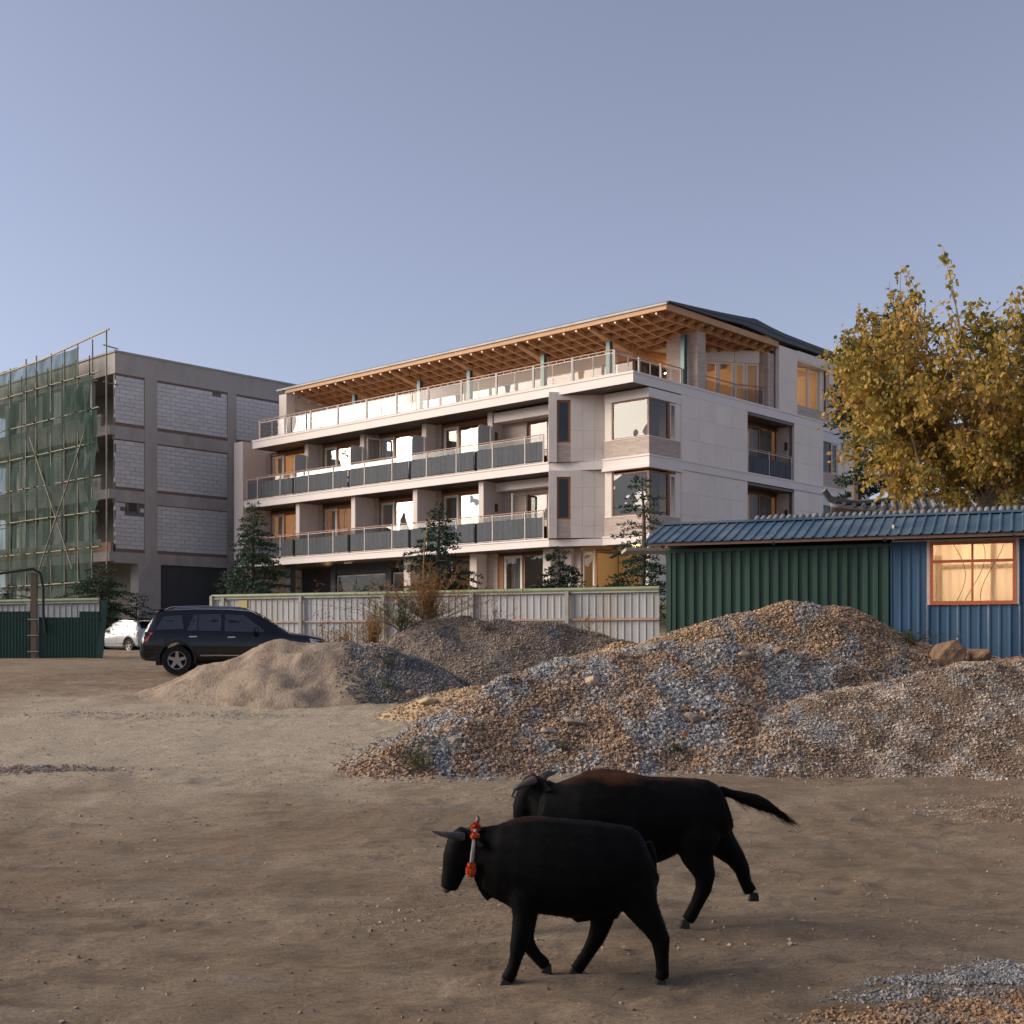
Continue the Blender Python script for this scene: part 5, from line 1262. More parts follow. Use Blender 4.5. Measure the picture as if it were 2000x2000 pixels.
suv = make_car('parked_car', (-10.05, 33.55, 1.42), R(9), 'black three row SUV parked behind the sand heap', [
    (.00, .50, .72, .80, .80, .70), (.05, .42, .95, 1.04, .88, .74), (.14, .38, 1.12, 1.22, .93, .76), (.42, .36, 1.14, 1.68, .955, .70), (.62, .34, 1.14, 1.745, .96, .70), (1.4, .33, 1.13, 1.79, .97, .71), (2.3, .33, 1.11, 1.785, .97, .71), (2.9, .33, 1.09, 1.735, .97, .69),
    (3.25, .33, 1.085, 1.56, .965, .70), (3.65, .33, 1.08, 1.29, .96, .74), (3.92, .34, 1.07, 1.13, .955, .78), (4.4, .36, 1.03, 1.08, .94, .78), (4.82, .38, .94, .99, .90, .72), (4.97, .42, .78, .84, .84, .66), (5.04, .48, .62, .66, .76, .6)],
    (.98, 3.86), .39, MT['paint_black'],
    [[(.42, 1.20), (.62, 1.56), (1.08, 1.60), (1.16, 1.22)], [(1.24, 1.18), (1.40, 1.60), (1.50, 1.62), (1.50, 1.18)], [(1.53, 1.18), (1.53, 1.62), (2.12, 1.63), (2.12, 1.17)], [(2.22, 1.16), (2.22, 1.63), (2.72, 1.60), (3.24, 1.20), (3.24, 1.14)]],
    ((2.98, 3.82), 0, 0), ((.22, .52), 0, 0),
    [('tail_lamp', [(.13, .90), (.10, 1.12), (.36, 1.13), (.26, 1.02), (.22, .88)], 'tail', .012), ('bumper', [(.06, .44), (.06, .68), (.52, .70), (.52, .44)], 'trim', .012), ('sill_trim', [(1.52, .36), (1.52, .50), (3.30, .50), (3.30, .36)], 'trim', .012), ('sill_strip', [(1.58, .50), (1.58, .535), (3.28, .535), (3.28, .50)], 'chrome', .014),
     ('door_seam', [(1.20, .55), (1.20, 1.16), (1.208, 1.16), (1.208, .55)], 'trim', .004), ('door_seam', [(2.165, .52), (2.165, 1.62), (2.173, 1.62), (2.173, .52)], 'trim', .004), ('door_seam', [(3.30, .55), (3.30, 1.1), (3.308, 1.1), (3.308, .55)], 'trim', .004),
     ('door_handle', [(1.30, 1.00), (1.30, 1.035), (1.50, 1.04), (1.50, 1.005)], 'chrome', .03), ('door_handle', [(2.30, .985), (2.30, 1.02), (2.50, 1.025), (2.50, .99)], 'chrome', .03), ('head_lamp', [(4.50, .86), (4.46, .98), (4.86, .90), (4.9, .82)], 'lamp_clear', .012), ('fuel_flap', [(.52, .85), (.52, .97), (.64, .97), (.64, .85)], 'paint_black', .012)])
for s in (-1, 1):
    MB().tube([(.66, s * .60, 1.76), (.8, s * .62, 1.815), (1.6, s * .63, 1.845), (2.6, s * .61, 1.815), (2.78, s * .60, 1.77)], .018, 6).build('roof_rail', MT['chrome'], suv[0], True)
    mir = MB().tube([(3.05, s * .98, 1.12), (3.08, s * 1.10, 1.17)], .04, 6).build('mirror', MT['trim'], suv[0], True)
    MB().hexa([(2.98, s * 1.02, 1.12), (3.14, s * 1.02, 1.12), (3.10, s * 1.2, 1.13), (2.99, s * 1.2, 1.13), (2.98, s * 1.02, 1.27), (3.10, s * 1.02, 1.29), (3.08, s * 1.2, 1.26), (2.99, s * 1.2, 1.26)]).build('mirror_shell', MT['paint_black'], mir, bevel=.03)
MB().hexa([(.30, -.62, 1.70), (.62, -.62, 1.74), (.62, .62, 1.74), (.30, .62, 1.70), (.28, -.62, 1.73), (.62, -.62, 1.78), (.62, .62, 1.78), (.28, .62, 1.73)]).build('roof_spoiler', MT['paint_black'], suv[0], bevel=.012)
wcar = make_car('parked_car', (-17.55, 60.2, 1.72), R(140), 'white small SUV parked behind the black car by the gate', [
    (.00, .48, .70, .78, .74, .66), (.06, .36, .92, 1.0, .85, .70), (.14, .30, 1.02, 1.10, .88, .70), (.50, .28, 1.04, 1.48, .90, .64), (.75, .26, 1.03, 1.545, .905, .64), (1.5, .25, 1.01, 1.58, .91, .65), (2.2, .25, .99, 1.565, .91, .64), (2.6, .25, .98, 1.46, .905, .64), (3.05, .26, .965, 1.20, .90, .68), (3.35, .28, .95, 1.02, .89, .72), (3.8, .30, .90, .96, .86, .70), (4.12, .34, .78, .84, .80, .64), (4.22, .42, .6, .66, .72, .56)],
    (.78, 3.38), .345, MT['paint_white'],
    [[(.62, 1.10), (.85, 1.40), (1.05, 1.43), (1.05, 1.09)], [(1.08, 1.09), (1.08, 1.43), (1.78, 1.45), (1.80, 1.06)], [(1.86, 1.06), (1.86, 1.45), (2.30, 1.42), (2.86, 1.08), (2.86, 1.03)]],
    ((2.45, 3.28), 0, 0), ((.22, .6), 0, 0),
    [('sill_trim', [(.3, .28), (.3, .46), (3.9, .44), (3.9, .30)], 'trim', .012), ('tail_lamp', [(.10, .84), (.10, .98), (.32, 1.0), (.28, .86)], 'tail', .012), ('head_lamp', [(3.72, .74), (3.72, .86), (4.06, .78), (4.08, .70)], 'lamp_clear', .012), ('door_seam', [(1.82, .46), (1.82, 1.04), (1.828, 1.04), (1.828, .46)], 'trim', .004), ('door_seam', [(2.9, .46), (2.9, 1.0), (2.908, 1.0), (2.908, .46)], 'trim', .004), ('door_handle', [(1.2, .92), (1.2, .95), (1.38, .95), (1.38, .92)], 'trim', .03), ('door_handle', [(2.0, .90), (2.0, .93), (2.18, .93), (2.18, .90)], 'trim', .03), ('branch_mark', [(3.25, .62), (3.3, .72), (3.42, .70), (3.36, .6)], 'trim', .004)])
for s in (-1, 1):
    MB().tube([(.85, s * .57, 1.555), (1.5, s * .58, 1.60), (2.2, s * .57, 1.585)], .02, 6).build('roof_rail', MT['chrome'], wcar[0], True)
    MB().hexa([(2.66, s * .92, 1.02), (2.80, s * .92, 1.02), (2.78, s * 1.08, 1.03), (2.68, s * 1.08, 1.03), (2.66, s * .92, 1.14), (2.78, s * .92, 1.15), (2.76, s * 1.08, 1.13), (2.68, s * 1.08, 1.13)]).build('mirror', MT['paint_white'], wcar[0], bevel=.03)
MB().hexa([(.22, -.58, 1.50), (.62, -.58, 1.53), (.62, .58, 1.53), (.22, .58, 1.50), (.2, -.58, 1.53), (.62, -.58, 1.57), (.62, .58, 1.57), (.2, .58, 1.53)]).build('roof_spoiler', MT['trim'], wcar[0])

# ------------------------------------------------------------------ cattle: lofted masses fused into one skin
def fuse(mb, vox, smooth_it=8):
    me = mb.mesh('raw'); o = link('raw', me)
    r = o.modifiers.new('r', 'REMESH'); r.mode = 'VOXEL'; r.voxel_size = vox; r.use_smooth_shade = True
    s_ = o.modifiers.new('s', 'SMOOTH'); s_.factor = .5; s_.iterations = smooth_it
    dg = bpy.context.evaluated_depsgraph_get(); nm = bpy.data.meshes.new_from_object(o.evaluated_get(dg))
    bpy.data.objects.remove(o); nm.shade_smooth(); return nm
def loft(mb, secs, n=14):
    """secs: (x, y, z, in-plane radius, depth radius)"""
    P = [Vector(s[:3]) for s in secs]; vs = []
    for i, s in enumerate(secs):
        d = (P[min(i + 1, len(P) - 1)] - P[max(i - 1, 0)]); d.y = 0; d.normalize()
        a = Vector((-d.z, 0, d.x)); b = Vector((0, 1, 0))
        for k in range(n):
            t = 2 * math.pi * k / n; vs.append(P[i] + a * s[3] * math.cos(t) + b * s[4] * math.sin(t))
    fs = [(i * n + k, i * n + (k + 1) % n, (i + 1) * n + (k + 1) % n, (i + 1) * n + k) for i in range(len(secs) - 1) for k in range(n)]
    fs += [tuple(range(n - 1, -1, -1)), tuple(range((len(secs) - 1) * n, len(secs) * n))]
    t_ = MB().add(vs, fs); me = t_.mesh('t'); bm = bmesh.new(); bm.from_mesh(me); bmesh.ops.recalc_face_normals(bm, faces=bm.faces)
    bm.verts.ensure_lookup_table(); mb.add([v.co for v in bm.verts], [[v.index for v in f.verts] for f in bm.faces]); bm.free(); bpy.data.meshes.remove(me)
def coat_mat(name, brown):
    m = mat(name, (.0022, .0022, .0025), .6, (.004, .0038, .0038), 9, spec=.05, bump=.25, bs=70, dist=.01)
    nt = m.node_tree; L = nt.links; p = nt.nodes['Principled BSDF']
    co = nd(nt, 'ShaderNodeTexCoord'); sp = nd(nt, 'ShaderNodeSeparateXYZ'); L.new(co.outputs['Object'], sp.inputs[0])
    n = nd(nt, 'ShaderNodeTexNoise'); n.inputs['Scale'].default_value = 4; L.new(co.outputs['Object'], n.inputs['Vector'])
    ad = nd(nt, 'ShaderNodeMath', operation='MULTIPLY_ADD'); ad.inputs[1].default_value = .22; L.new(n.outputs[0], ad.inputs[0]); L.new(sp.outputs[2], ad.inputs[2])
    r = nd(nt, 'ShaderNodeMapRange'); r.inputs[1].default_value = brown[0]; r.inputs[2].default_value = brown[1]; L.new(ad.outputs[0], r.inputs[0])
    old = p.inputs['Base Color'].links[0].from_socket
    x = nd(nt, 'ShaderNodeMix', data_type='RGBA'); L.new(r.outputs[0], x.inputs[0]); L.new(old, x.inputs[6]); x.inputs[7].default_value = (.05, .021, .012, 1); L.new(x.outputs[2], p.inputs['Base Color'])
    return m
MT['horn'] = mat('grey_horn', (.10, .085, .075), .5, (.03, .028, .027), 12)
MT['hoof'] = mat('dark_hoof', (.012, .010, .009), .7)
MT['muzzle'] = mat('dark_muzzle', (.05, .035, .026), .7)
def cattle(name, label, Y, yaw, conv, trunk, tubes, horns, ears, tail, coat, hooves, eye, nose):
    def W(zx, zy, yo=0): return Vector(((820 + .383 * zx - 1000) / FPX * Y, yo, CZ + (HZ - (1480 + .383 * zy)) / FPX * Y))
    k = .383 * Y / FPX
    base = W(*conv); root = tag(empty(name, (base.x, Y, gz(base.x, Y))), label, 'cow', 'black cattle crossing the yard')
    off = Vector((base.x, 0, 0))
    def Q(zx, zy, yo=0): return W(zx, zy, yo) - off
    mb = MB()
    loft(mb, [(*Q(x, cz), hh * k, hw) for x, cz, hh, hw in trunk], 18)
    for t in tubes: loft(mb, [(*Q(x, z, yo), r * k, max(r * k * fl_, .012)) for x, z, r, yo, fl_ in t], 12)
    nm = fuse(mb, .013, 14)
    body = link('body', nm, coat, root)
    for h in horns: MB().tube([Q(x, z, yo) for x, z, r, yo in h], [r * k for x, z, r, yo in h], 8).build('horn', MT['horn'], root, True)
    for e_ in ears:
        (x0, z0, y0), (x1, z1, y1) = e_; p, q = Q(x0, z0, y0), Q(x1, z1, y1); d = (q - p); sd_ = d.cross(Vector((0, 0, 1))).normalized() * .0 + Vector((0, 0, 1)) * .038
        m2 = MB(); m2.add([p, p + d * .45 + sd_, q, p + d * .5 - sd_, p + d * .5 + Vector((.012, 0, 0))], [(0, 1, 4), (1, 2, 4), (2, 3, 4), (3, 0, 4), (0, 3, 2, 1)]); m2.build('ear', coat, root)
    mt_ = MB().tube([Q(x, z, yo) for x, z, r, yo in tail], [r * k for x, z, r, yo in tail], 8); to = mt_.build('tail', coat, root, True)
    if len(tail) > 5:
        hm = MB()
        for j in range(260):
            t = random.uniform(.25, 1); i = min(int(t * (len(tail) - 1)), len(tail) - 2); f = t * (len(tail) - 1) - i
            p = Q(tail[i][0], tail[i][1], tail[i][3]).lerp(Q(tail[i + 1][0], tail[i + 1][1], tail[i + 1][3]), f)
            d = (Q(tail[-1][0], tail[-1][1]) - Q(tail[-3][0], tail[-3][1])).normalized() * random.uniform(.08, .2) + Vector((random.gauss(0, .02), random.gauss(0, .02), -random.uniform(.01, .09)))
            w_ = Vector((0, .0, .0035)); q_ = p + Vector((0, random.gauss(0, .012), random.gauss(0, .012)))
            hm.add([q_ - w_, q_ + w_, q_ + d * .6 + w_ * .6, q_ + d], [(0, 1, 2, 3)])
        tag(hm.build('tail_hair', coat, to), kind='stuff')
    for x, z, yo in hooves:
        p = Q(x, z, yo)
        MB().hexa([p + Vector(v) for v in ((-.052, -.034, -.036), (.034, -.034, -.036), (.034, .034, -.036), (-.052, .034, -.036), (-.028, -.03, .03), (.03, -.03, .03), (.03, .03, .03), (-.028, .03, .03))]).build('hoof', MT['hoof'], root, bevel=.008)
    for s in (-1, 1):
        p = Q(eye[0], eye[1], s * eye[2]); m3 = MB(); m3.cyl(p, .016, (0, 1, 0), .008, 10); m3.build('eye', MT['car_glass'], root, True)
    p = Q(*nose); m4 = MB()
    loft(m4, [(p.x - .005, p.y, p.z + .02, .03, .035), (p.x, p.y, p.z, .034, .042), (p.x + .006, p.y, p.z - .022, .026, .034)], 10); m4.build('muzzle', MT['muzzle'], root, True)
    return root, Q
c1, Q1 = cattle('cow', 'nearer black cow with orange collar tufts walking left', 8.69, 0, (700, 1110),
    [(330, 500, 150, .15), (400, 505, 195, .20), (500, 515, 235, .24), (600, 525, 248, .27), (700, 535, 250, .29), (800, 545, 252, .30), (900, 545, 247, .29), (1000, 535, 228, .27), (1080, 512, 200, .25), (1140, 495, 172, .22), (1176, 480, 125, .15)],
    [[(420, 480, 170, 0, .75), (345, 455, 145, 0, .7), (285, 430, 112, 0, .66), (240, 408, 80, 0, .8)],
     [(252, 358, 56, 0, 1.1), (218, 405, 80, 0, .9), (196, 480, 80, 0, .76), (176, 550, 66, 0, .68), (158, 612, 52, 0, .76), (150, 652, 42, 0, .95)],
     [(330, 560, 70, 0, .35), (330, 640, 40, 0, .3), (370, 690, 40, 0, .5)],
     [(545, 530, 100, -.1, .8), (540, 640, 98, -.13, .8), (532, 760, 62, -.15, .9), (514, 860, 50, -.15, 1), (502, 915, 46, -.15, 1), (490, 970, 35, -.15, 1), (472, 1030, 33, -.15, 1), (458, 1058, 37, -.15, 1), (445, 1085, 35, -.15, 1)],
     [(560, 660, 90, .13, .8), (556, 800, 50, .14, 1), (540, 900, 46, .14, 1), (548, 950, 43, .14, 1), (590, 1010, 32, .14, 1), (630, 1048, 34, .14, 1), (648, 1072, 33, .14, 1)],
     [(1000, 520, 110, .1, .8), (980, 630, 125, .12, .7), (945, 760, 80, .13, .8), (928, 860, 56, .13, .9), (905, 925, 46, .13, .9), (862, 1000, 36, .13, 1), (825, 1055, 36, .13, 1), (800, 1092, 36, .13, 1)],
     [(1050, 520, 110, -.10, .8), (1075, 610, 125, -.12, .75), (1122, 725, 88, -.14, .75), (1182, 820, 60, -.14, .9), (1216, 885, 50, -.14, .9), (1222, 970, 37, -.14, 1), (1226, 1040, 34, -.14, 1), (1222, 1080, 38, -.14, 1)],
     [(870, 760, 50, 0, 1.2), (800, 800, 26, 0, 1), (790, 815, 14, 0, 1)], [(470, 345, 55, 0, .8), (560, 318, 46, 0, .8), (680, 315, 36, 0, .8)], [(520, 480, 90, -.16, .6), (545, 600, 80, -.17, .6)], [(960, 700, 90, 0, 1), (975, 800, 40, 0, 1.2)]],
    [[(222, 375, 24, -.07), (165, 362, 19, -.12), (110, 350, 12, -.14), (68, 338, 3, -.14)], [(250, 360, 22, .07), (285, 335, 17, .12), (295, 305, 10, .14), (288, 283, 3, .14)]],
    [((250, 390, -.08), (330, 400, -.22)), ((250, 385, .08), (300, 370, .22))],
    [(1160, 410, 24, 0), (1188, 480, 20, 0), (1196, 600, 14, 0), (1192, 700, 16, 0), (1180, 780, 8, 0)],
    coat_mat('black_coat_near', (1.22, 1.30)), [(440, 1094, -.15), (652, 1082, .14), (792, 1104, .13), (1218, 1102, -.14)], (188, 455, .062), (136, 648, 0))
# collar with orange tufts, worn by the nearer cow
cn = Q1(262, 430)
MT['tuft'] = mat('orange_wool', (.62, .10, .025), .95, (.45, .06, .02), 20, bump=.5, bs=60)
ring = MB(); a_ = Q1(285, 340); b_ = Q1(262, 545); cen = (a_ + b_) / 2; half = (a_ - b_) / 2
ring.tube([cen + half * math.cos(t) * 1.12 + Vector((0, .155 * math.sin(t), 0)) for t in np.linspace(0, 2 * math.pi, 33)], .014, 6, cap=False)
collar = tag(ring.build('collar', mat('striped_webbing', (.10, .10, .11), .8, (.30, .28, .26), 30), None, True, loc=c1.location), 'striped webbing collar with orange tufts on the nearer cow', 'collar')
for t, s_ in ((-.25, .036), (.15, .034), (-.85, .032), (2.45, .036), (2.8, .036), (-2.7, .034), (-2.2, .03)):
    p = cen + half * math.cos(t) * 1.14 + Vector((0, -abs(.165 * math.sin(t)) if t < 0 else -.165 * abs(math.sin(t)) - .02, 0))
    tf = MB(); n_ = 220
    for _ in range(n_):
        d = Vector((random.gauss(0, 1), random.gauss(0, 1), random.gauss(0, 1))).normalized(); L_ = s_ * random.uniform(.75, 1.15); q_ = d.orthogonal().normalized() * .006
        tf.add([p - q_, p + q_, p + d * L_ + q_ * .7, p + d * L_ - q_ * .7], [(0, 1, 2, 3)])
    me_ = bmesh.new(); bmesh.ops.create_icosphere(me_, subdivisions=2, radius=s_ * .8); 
    tf.add([v.co + p for v in me_.verts], [[v.index for v in f.verts] for f in me_.faces]); me_.free()
    tf.build('tuft', MT['tuft'], collar)
c2, Q2 = cattle('cow', 'farther black brown backed cow trotting with its tail out', 9.95, 0, (1050, 880),
    [(610, 320, 130, .16), (700, 340, 190, .21), (800, 350, 228, .26), (900, 350, 246, .28), (1000, 355, 250, .29), (1100, 362, 246, .29), (1200, 348, 220, .27), (1300, 328, 195, .25), (1400, 322, 182, .24), (1480, 315, 168, .22), (1540, 310, 138, .18), (1572, 300, 95, .12)],
    [[(700, 310, 150, 0, .7), (640, 255, 110, .02, .7), (595, 205, 80, .05, .8)],
     [(618, 148, 58, .06, 1.1), (592, 185, 78, .06, .9), (562, 245, 78, .07, .8), (534, 310, 66, .07, .8), (515, 365, 42, .07, .95), (508, 395, 32, .07, 1)],
     [(690, 450, 100, -.12, .8), (640, 590, 58, -.13, .9), (580, 690, 42, -.13, 1), (552, 760, 30, -.13, 1), (528, 820, 27, -.13, 1), (512, 852, 28, -.13, 1)],
     [(710, 450, 100, .12, .8), (690, 590, 52, .13, .9), (640, 660, 40, .13, 1), (690, 700, 28, .13, 1), (730, 735, 28, .13, 1)],
     [(830, 150, 46, 0, .8), (930, 128, 40, 0, .8), (1040, 132, 32, 0, .8)], [(1400, 330, 110, -.1, .8), (1395, 430, 130, -.12, .7), (1405, 540, 80, -.13, .8), (1442, 625, 54, -.13, .9), (1434, 690, 43, -.13, .9), (1400, 765, 34, -.13, 1), (1370, 822, 35, -.13, 1), (1352, 850, 34, -.13, 1)],
     [(1440, 330, 110, .1, .8), (1485, 405, 125, .12, .7), (1555, 490, 80, .13, .8), (1625, 565, 54, .13, .9), (1658, 620, 42, .13, .9), (1676, 690, 33, .13, 1), (1705, 740, 37, .13, 1)]],
    [[(585, 150, 22, -.02), (530, 165, 18, -.08), (482, 190, 12, -.10), (468, 222, 8, -.10), (490, 240, 3, -.10)], [(622, 145, 22, .12), (655, 130, 18, .17), (690, 128, 10, .2), (705, 118, 3, .2)]],
    [((610, 175, -.02), (670, 190, -.16)), ((620, 165, .12), (660, 150, .24))],
    [(1490, 225, 30, 0), (1545, 208, 26, 0), (1590, 222, 22, 0), (1650, 240, 30, 0), (1710, 258, 36, 0), (1765, 282, 32, 0), (1815, 308, 18, 0), (1852, 326, 3, 0)],
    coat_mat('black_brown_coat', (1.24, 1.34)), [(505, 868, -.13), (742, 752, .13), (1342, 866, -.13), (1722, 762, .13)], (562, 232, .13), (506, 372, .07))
# short coat hair standing off the cattle hides
def coat_hair(root, n, ln):
    body = [c for c in root.children if c.name.startswith('body')][0]; me = body.data
    nv = len(me.vertices); co = np.zeros(nv * 3); me.vertices.foreach_get('co', co); co = co.reshape(-1, 3)
    no = np.zeros(nv * 3); me.vertex_normals.foreach_get('vector', no) if hasattr(me, 'vertex_normals') else None; no = no.reshape(-1, 3)
    i = rng.integers(0, nv, n); p = co[i] + rng.normal(0, .004, (n, 3)); q = no[i]
    d = q * .55 + np.array([.75, 0, -.45]) + rng.normal(0, .28, (n, 3)); d /= np.linalg.norm(d, axis=1, keepdims=True); d *= (ln * rng.uniform(.5, 1.3, n))[:, None]
    w = np.cross(d, rng.normal(size=(n, 3))); w /= np.linalg.norm(w, axis=1, keepdims=True) + 1e-9; w *= .0022
    V = np.stack([p - w, p + w, p + d], 1).reshape(-1, 3); Fc = np.arange(3 * n).reshape(-1, 3)
    tag(np_mesh('coat_hair', V, Fc, me.materials[0], body), kind='stuff')
coat_hair(c1, 14000, .009); coat_hair(c2, 12000, .009)

# ------------------------------------------------------------------ vegetation
def leaf_mat(name, stops, trans=.35, rough=.7):
    m = bpy.data.materials.new(name); m.use_nodes = True; nt = m.node_tree; L = nt.links; nt.nodes.clear()
    out = nd(nt, 'ShaderNodeOutputMaterial'); mx = nd(nt, 'ShaderNodeMixShader'); mx.inputs[0].default_value = trans
    g = nd(nt, 'ShaderNodeNewGeometry'); cr = nd(nt, 'ShaderNodeValToRGB')
    cr.color_ramp.interpolation = 'LINEAR'
    while len(cr.color_ramp.elements) < len(stops): cr.color_ramp.elements.new(.5)
    for e_, (p_, c) in zip(cr.color_ramp.elements, stops): e_.position = p_; e_.color = (*c, 1)
    n = nd(nt, 'ShaderNodeTexNoise'); n.inputs['Scale'].default_value = .55; n.inputs['Detail'].default_value = 3; L.new(g.outputs['Position'], n.inputs['Vector'])
    ad = nd(nt, 'ShaderNodeMath', operation='MULTIPLY_ADD'); ad.inputs[1].default_value = .55; L.new(g.outputs['Random Per Island'], ad.inputs[0])
    mu = nd(nt, 'ShaderNodeMath', operation='MULTIPLY_ADD'); mu.inputs[1].default_value = 1.6; mu.inputs[2].default_value = -.58; L.new(n.outputs[0], mu.inputs[0]); L.new(mu.outputs[0], ad.inputs[2])
    L.new(ad.outputs[0], cr.inputs[0])
    p = nd(nt, 'ShaderNodeBsdfPrincipled'); p.inputs['Roughness'].default_value = rough; p.inputs['Specular IOR Level'].default_value = .25; L.new(cr.outputs[0], p.inputs['Base Color'])
    t = nd(nt, 'ShaderNodeBsdfTranslucent'); L.new(cr.outputs[0], t.inputs[0])
    L.new(p.outputs[0], mx.inputs[1]); L.new(t.outputs[0], mx.inputs[2]); L.new(mx.outputs[0], out.inputs[0])
    return m
MT['bark'] = mat('grey_brown_bark', (.17, .125, .10), .95, (.10, .075, .06), 9, bump=.6, bs=30)
MT['bark_light'] = mat('pale_grey_bark', (.26, .20, .165), .95, (.16, .125, .10), 7, bump=.5, bs=26, stretch=(1, 1, 3))
MT['needle'] = leaf_mat('dark_cedar_needles', [(0, (.017, .037, .022)), (.5, (.032, .062, .035)), (1, (.06, .10, .05))], .2)
MT['needle_b'] = leaf_mat('blue_green_needles', [(0, (.018, .042, .034)), (.5, (.032, .064, .046)), (1, (.06, .098, .062))], .15)
MT['leaf'] = leaf_mat('autumn_leaves', [(0, (.07, .095, .022)), (.18, (.18, .17, .035)), (.4, (.38, .27, .06)), (.75, (.50, .31, .075)), (1, (.40, .19, .055))], .38)

def tri_mesh(name, P, D, W, m, parent, kite=True):
    """leaf faces: P base, D length vector, W half width vector"""
    n = len(P); P = np.asarray(P); D = np.asarray(D); W = np.asarray(W)
    V = np.stack([P, P + D * .45 + W, P + D, P + D * .45 - W], 1).reshape(-1, 3)
    return np_mesh(name, V, (np.array([[0, 1, 2, 3]])[None] + 4 * np.arange(n)[:, None, None]).reshape(-1, 4), m, parent)
def unit(v): return v / (np.linalg.norm(v, axis=-1, keepdims=True) + 1e-9)

def conifer(x, y, zb, zt, rad, label, seed, m='needle', dens=1., lean=0., name='cedar_tree', bare=.12, tuft=.15, irregular=.35, power=.85, droop=.28):
    rs = np.random.default_rng(seed); h = zt - zb
    root = tag(empty(name, (x, y, zb)), label, 'tree', 'evergreen trees around the hotel garden')
    tr = MB(); pts = [(lean * t * h + .05 * math.sin(t * 6 + seed), .04 * math.cos(t * 5), -.4 + t * (h + .4)) for t in np.linspace(0, 1, 12)]
    tr.tube(pts, [.028 * h * (1 - t) ** .8 + .008 for t in np.linspace(0, 1, 12)], 8)
    P, D, W = [], [], []
    nb = int(h * 17 * dens); br = MB()
    for i in range(nb):
        t = bare + (1 - bare) * (i + rs.random()) / nb
        az = i * 2.399 + rs.normal(0, .3); L_ = rad * (1 - t) ** power * (1 - irregular + 2 * irregular * rs.random()) * (.75 if t < .2 else 1) + .12
        base = np.array([lean * t * h, 0, t * h]); dr = np.array([math.cos(az), math.sin(az), 0])
        if rs.random() < .14 + .2 * irregular * (1 + math.sin(az * 1.3 + t * 9 + seed)): continue
        rise = .15 * (t - .3) + rs.normal(0, .10)
        prev = base; nn = 6; pp = [tuple(base)]
        for k in range(1, nn + 1):
            f = k / nn; p = base + dr * L_ * f + np.array([0, 0, L_ * (rise * f - droop * f * f * (1 - t * .5) + .06 * f ** 4)])
            pp.append(tuple(p)); prev = p
        br.tube(pp, [.010 * L_ + .006] + [(.010 * L_ + .004) * (1 - k / 7) for k in range(1, 7)], 4, cap=False)
        pa = np.array(pp); nt_ = max(4, int(L_ * 13 * dens)); sd_ = np.array([-dr[1], dr[0], 0])
        for k in range(nt_):
            f = .12 + .88 * (k + rs.random()) / nt_; q = np.array([np.interp(f * nn, range(nn + 1), pa[:, j]) for j in range(3)])
            sl = (.34 * L_ * (1 - f) ** .7 + .10) * rs.uniform(.5, 1.2); s_ = 1 if rs.random() < .5 else -1
            tw = unit(sd_ * s_ + dr * rs.uniform(.4, 1.1) + np.array([0, 0, rs.normal(-.05, .15)]))
            nl = max(3, int(sl / .045))
            u = np.arange(nl)
            b0 = q + tw * (sl * (u + rs.random(nl)) / nl)[:, None]; b0[:, 2] -= .06 * (u / nl) ** 2
            d_ = unit(tw * .7 + np.array([0, 0, .35]) + rs.normal(0, .45, (nl, 3))) * (tuft * rs.uniform(.6, 1.2, nl))[:, None]
            P.append(b0); D.append(d_); W.append(unit(np.cross(d_, rs.normal(size=(nl, 3)))) * tuft * .17)
    tr.build('trunk', MT['bark'], root, True)
    br.build('branches', MT['bark'], root)
    tag(tri_mesh('crown', np.concatenate(P), np.concatenate(D), np.concatenate(W), MT[m], root), kind='stuff')
    return root
conifer(-10.55, 50.2, gz(-10.5, 50.2), 7.95, 2.2, 'tall dark cedar at the left end of the hotel balconies', 1, 'needle', 1.45, bare=.04, irregular=.5)
conifer(-2.62, 43.6, gz(-2.6, 43.6), 7.15, 1.95, 'cedar with pale cane in front of the middle balconies', 2, 'needle', 1.6, bare=.05, irregular=.5)
conifer(1.62, 43.0, gz(1.6, 43), 5.55, 1.25, 'short bushy cedar beside the ground floor door', 3, 'needle', 1.7, bare=.02, irregular=.45, power=.6)
conifer(4.42, 41.6, gz(4.4, 41.6), 7.9, 1.45, 'slender cedar at the hotel corner beside the green container', 4, 'needle', 1.15, bare=.08, irregular=.45, power=.6)
conifer(-21.2, 63.2, 1.7, 6.2, 2.5, 'drooping dark cedar under the concrete building corner', 5, 'needle', 1.2, bare=.3, irregular=.5, power=.45, droop=.42)
conifer(-19.4, 63.6, 1.7, 4.75, 1.35, 'small blue green cedar left of the black car roof', 6, 'needle_b', .9, bare=.4, irregular=.5, power=.5)
conifer(-24.6, 60.5, 1.6, 5.0, 1.9, 'low dark cedar behind the left hoarding', 7, 'needle', .9, bare=.25, irregular=.5, power=.45, droop=.4)
conifer(-10.2, 48.4, gz(-10.2, 48.4), 4.6, 1.5, 'pale blue green low branches of a cedar at the fence', 8, 'needle_b', 1.0, bare=.1, power=.4, droop=.1)
conifer(-5.0, 44.5, gz(-5, 44.5), 4.35, 1.25, 'low spreading green shrub behind the middle of the fence', 9, 'needle_b', 1.0, bare=.3, power=.35, droop=.0)
conifer(13.2, 42.5, 2.2, 13.9, 2.0, 'tall dark pine rising behind the autumn tree', 10, 'needle', .9, bare=.45, power=.45, tuft=.2, irregular=.45)
conifer(16.6, 41.5, 2.2, 12.6, 3.4, 'broad dark pine behind the right part of the autumn tree', 12, 'needle', .55, bare=.15, power=.45, tuft=.28, irregular=.45)
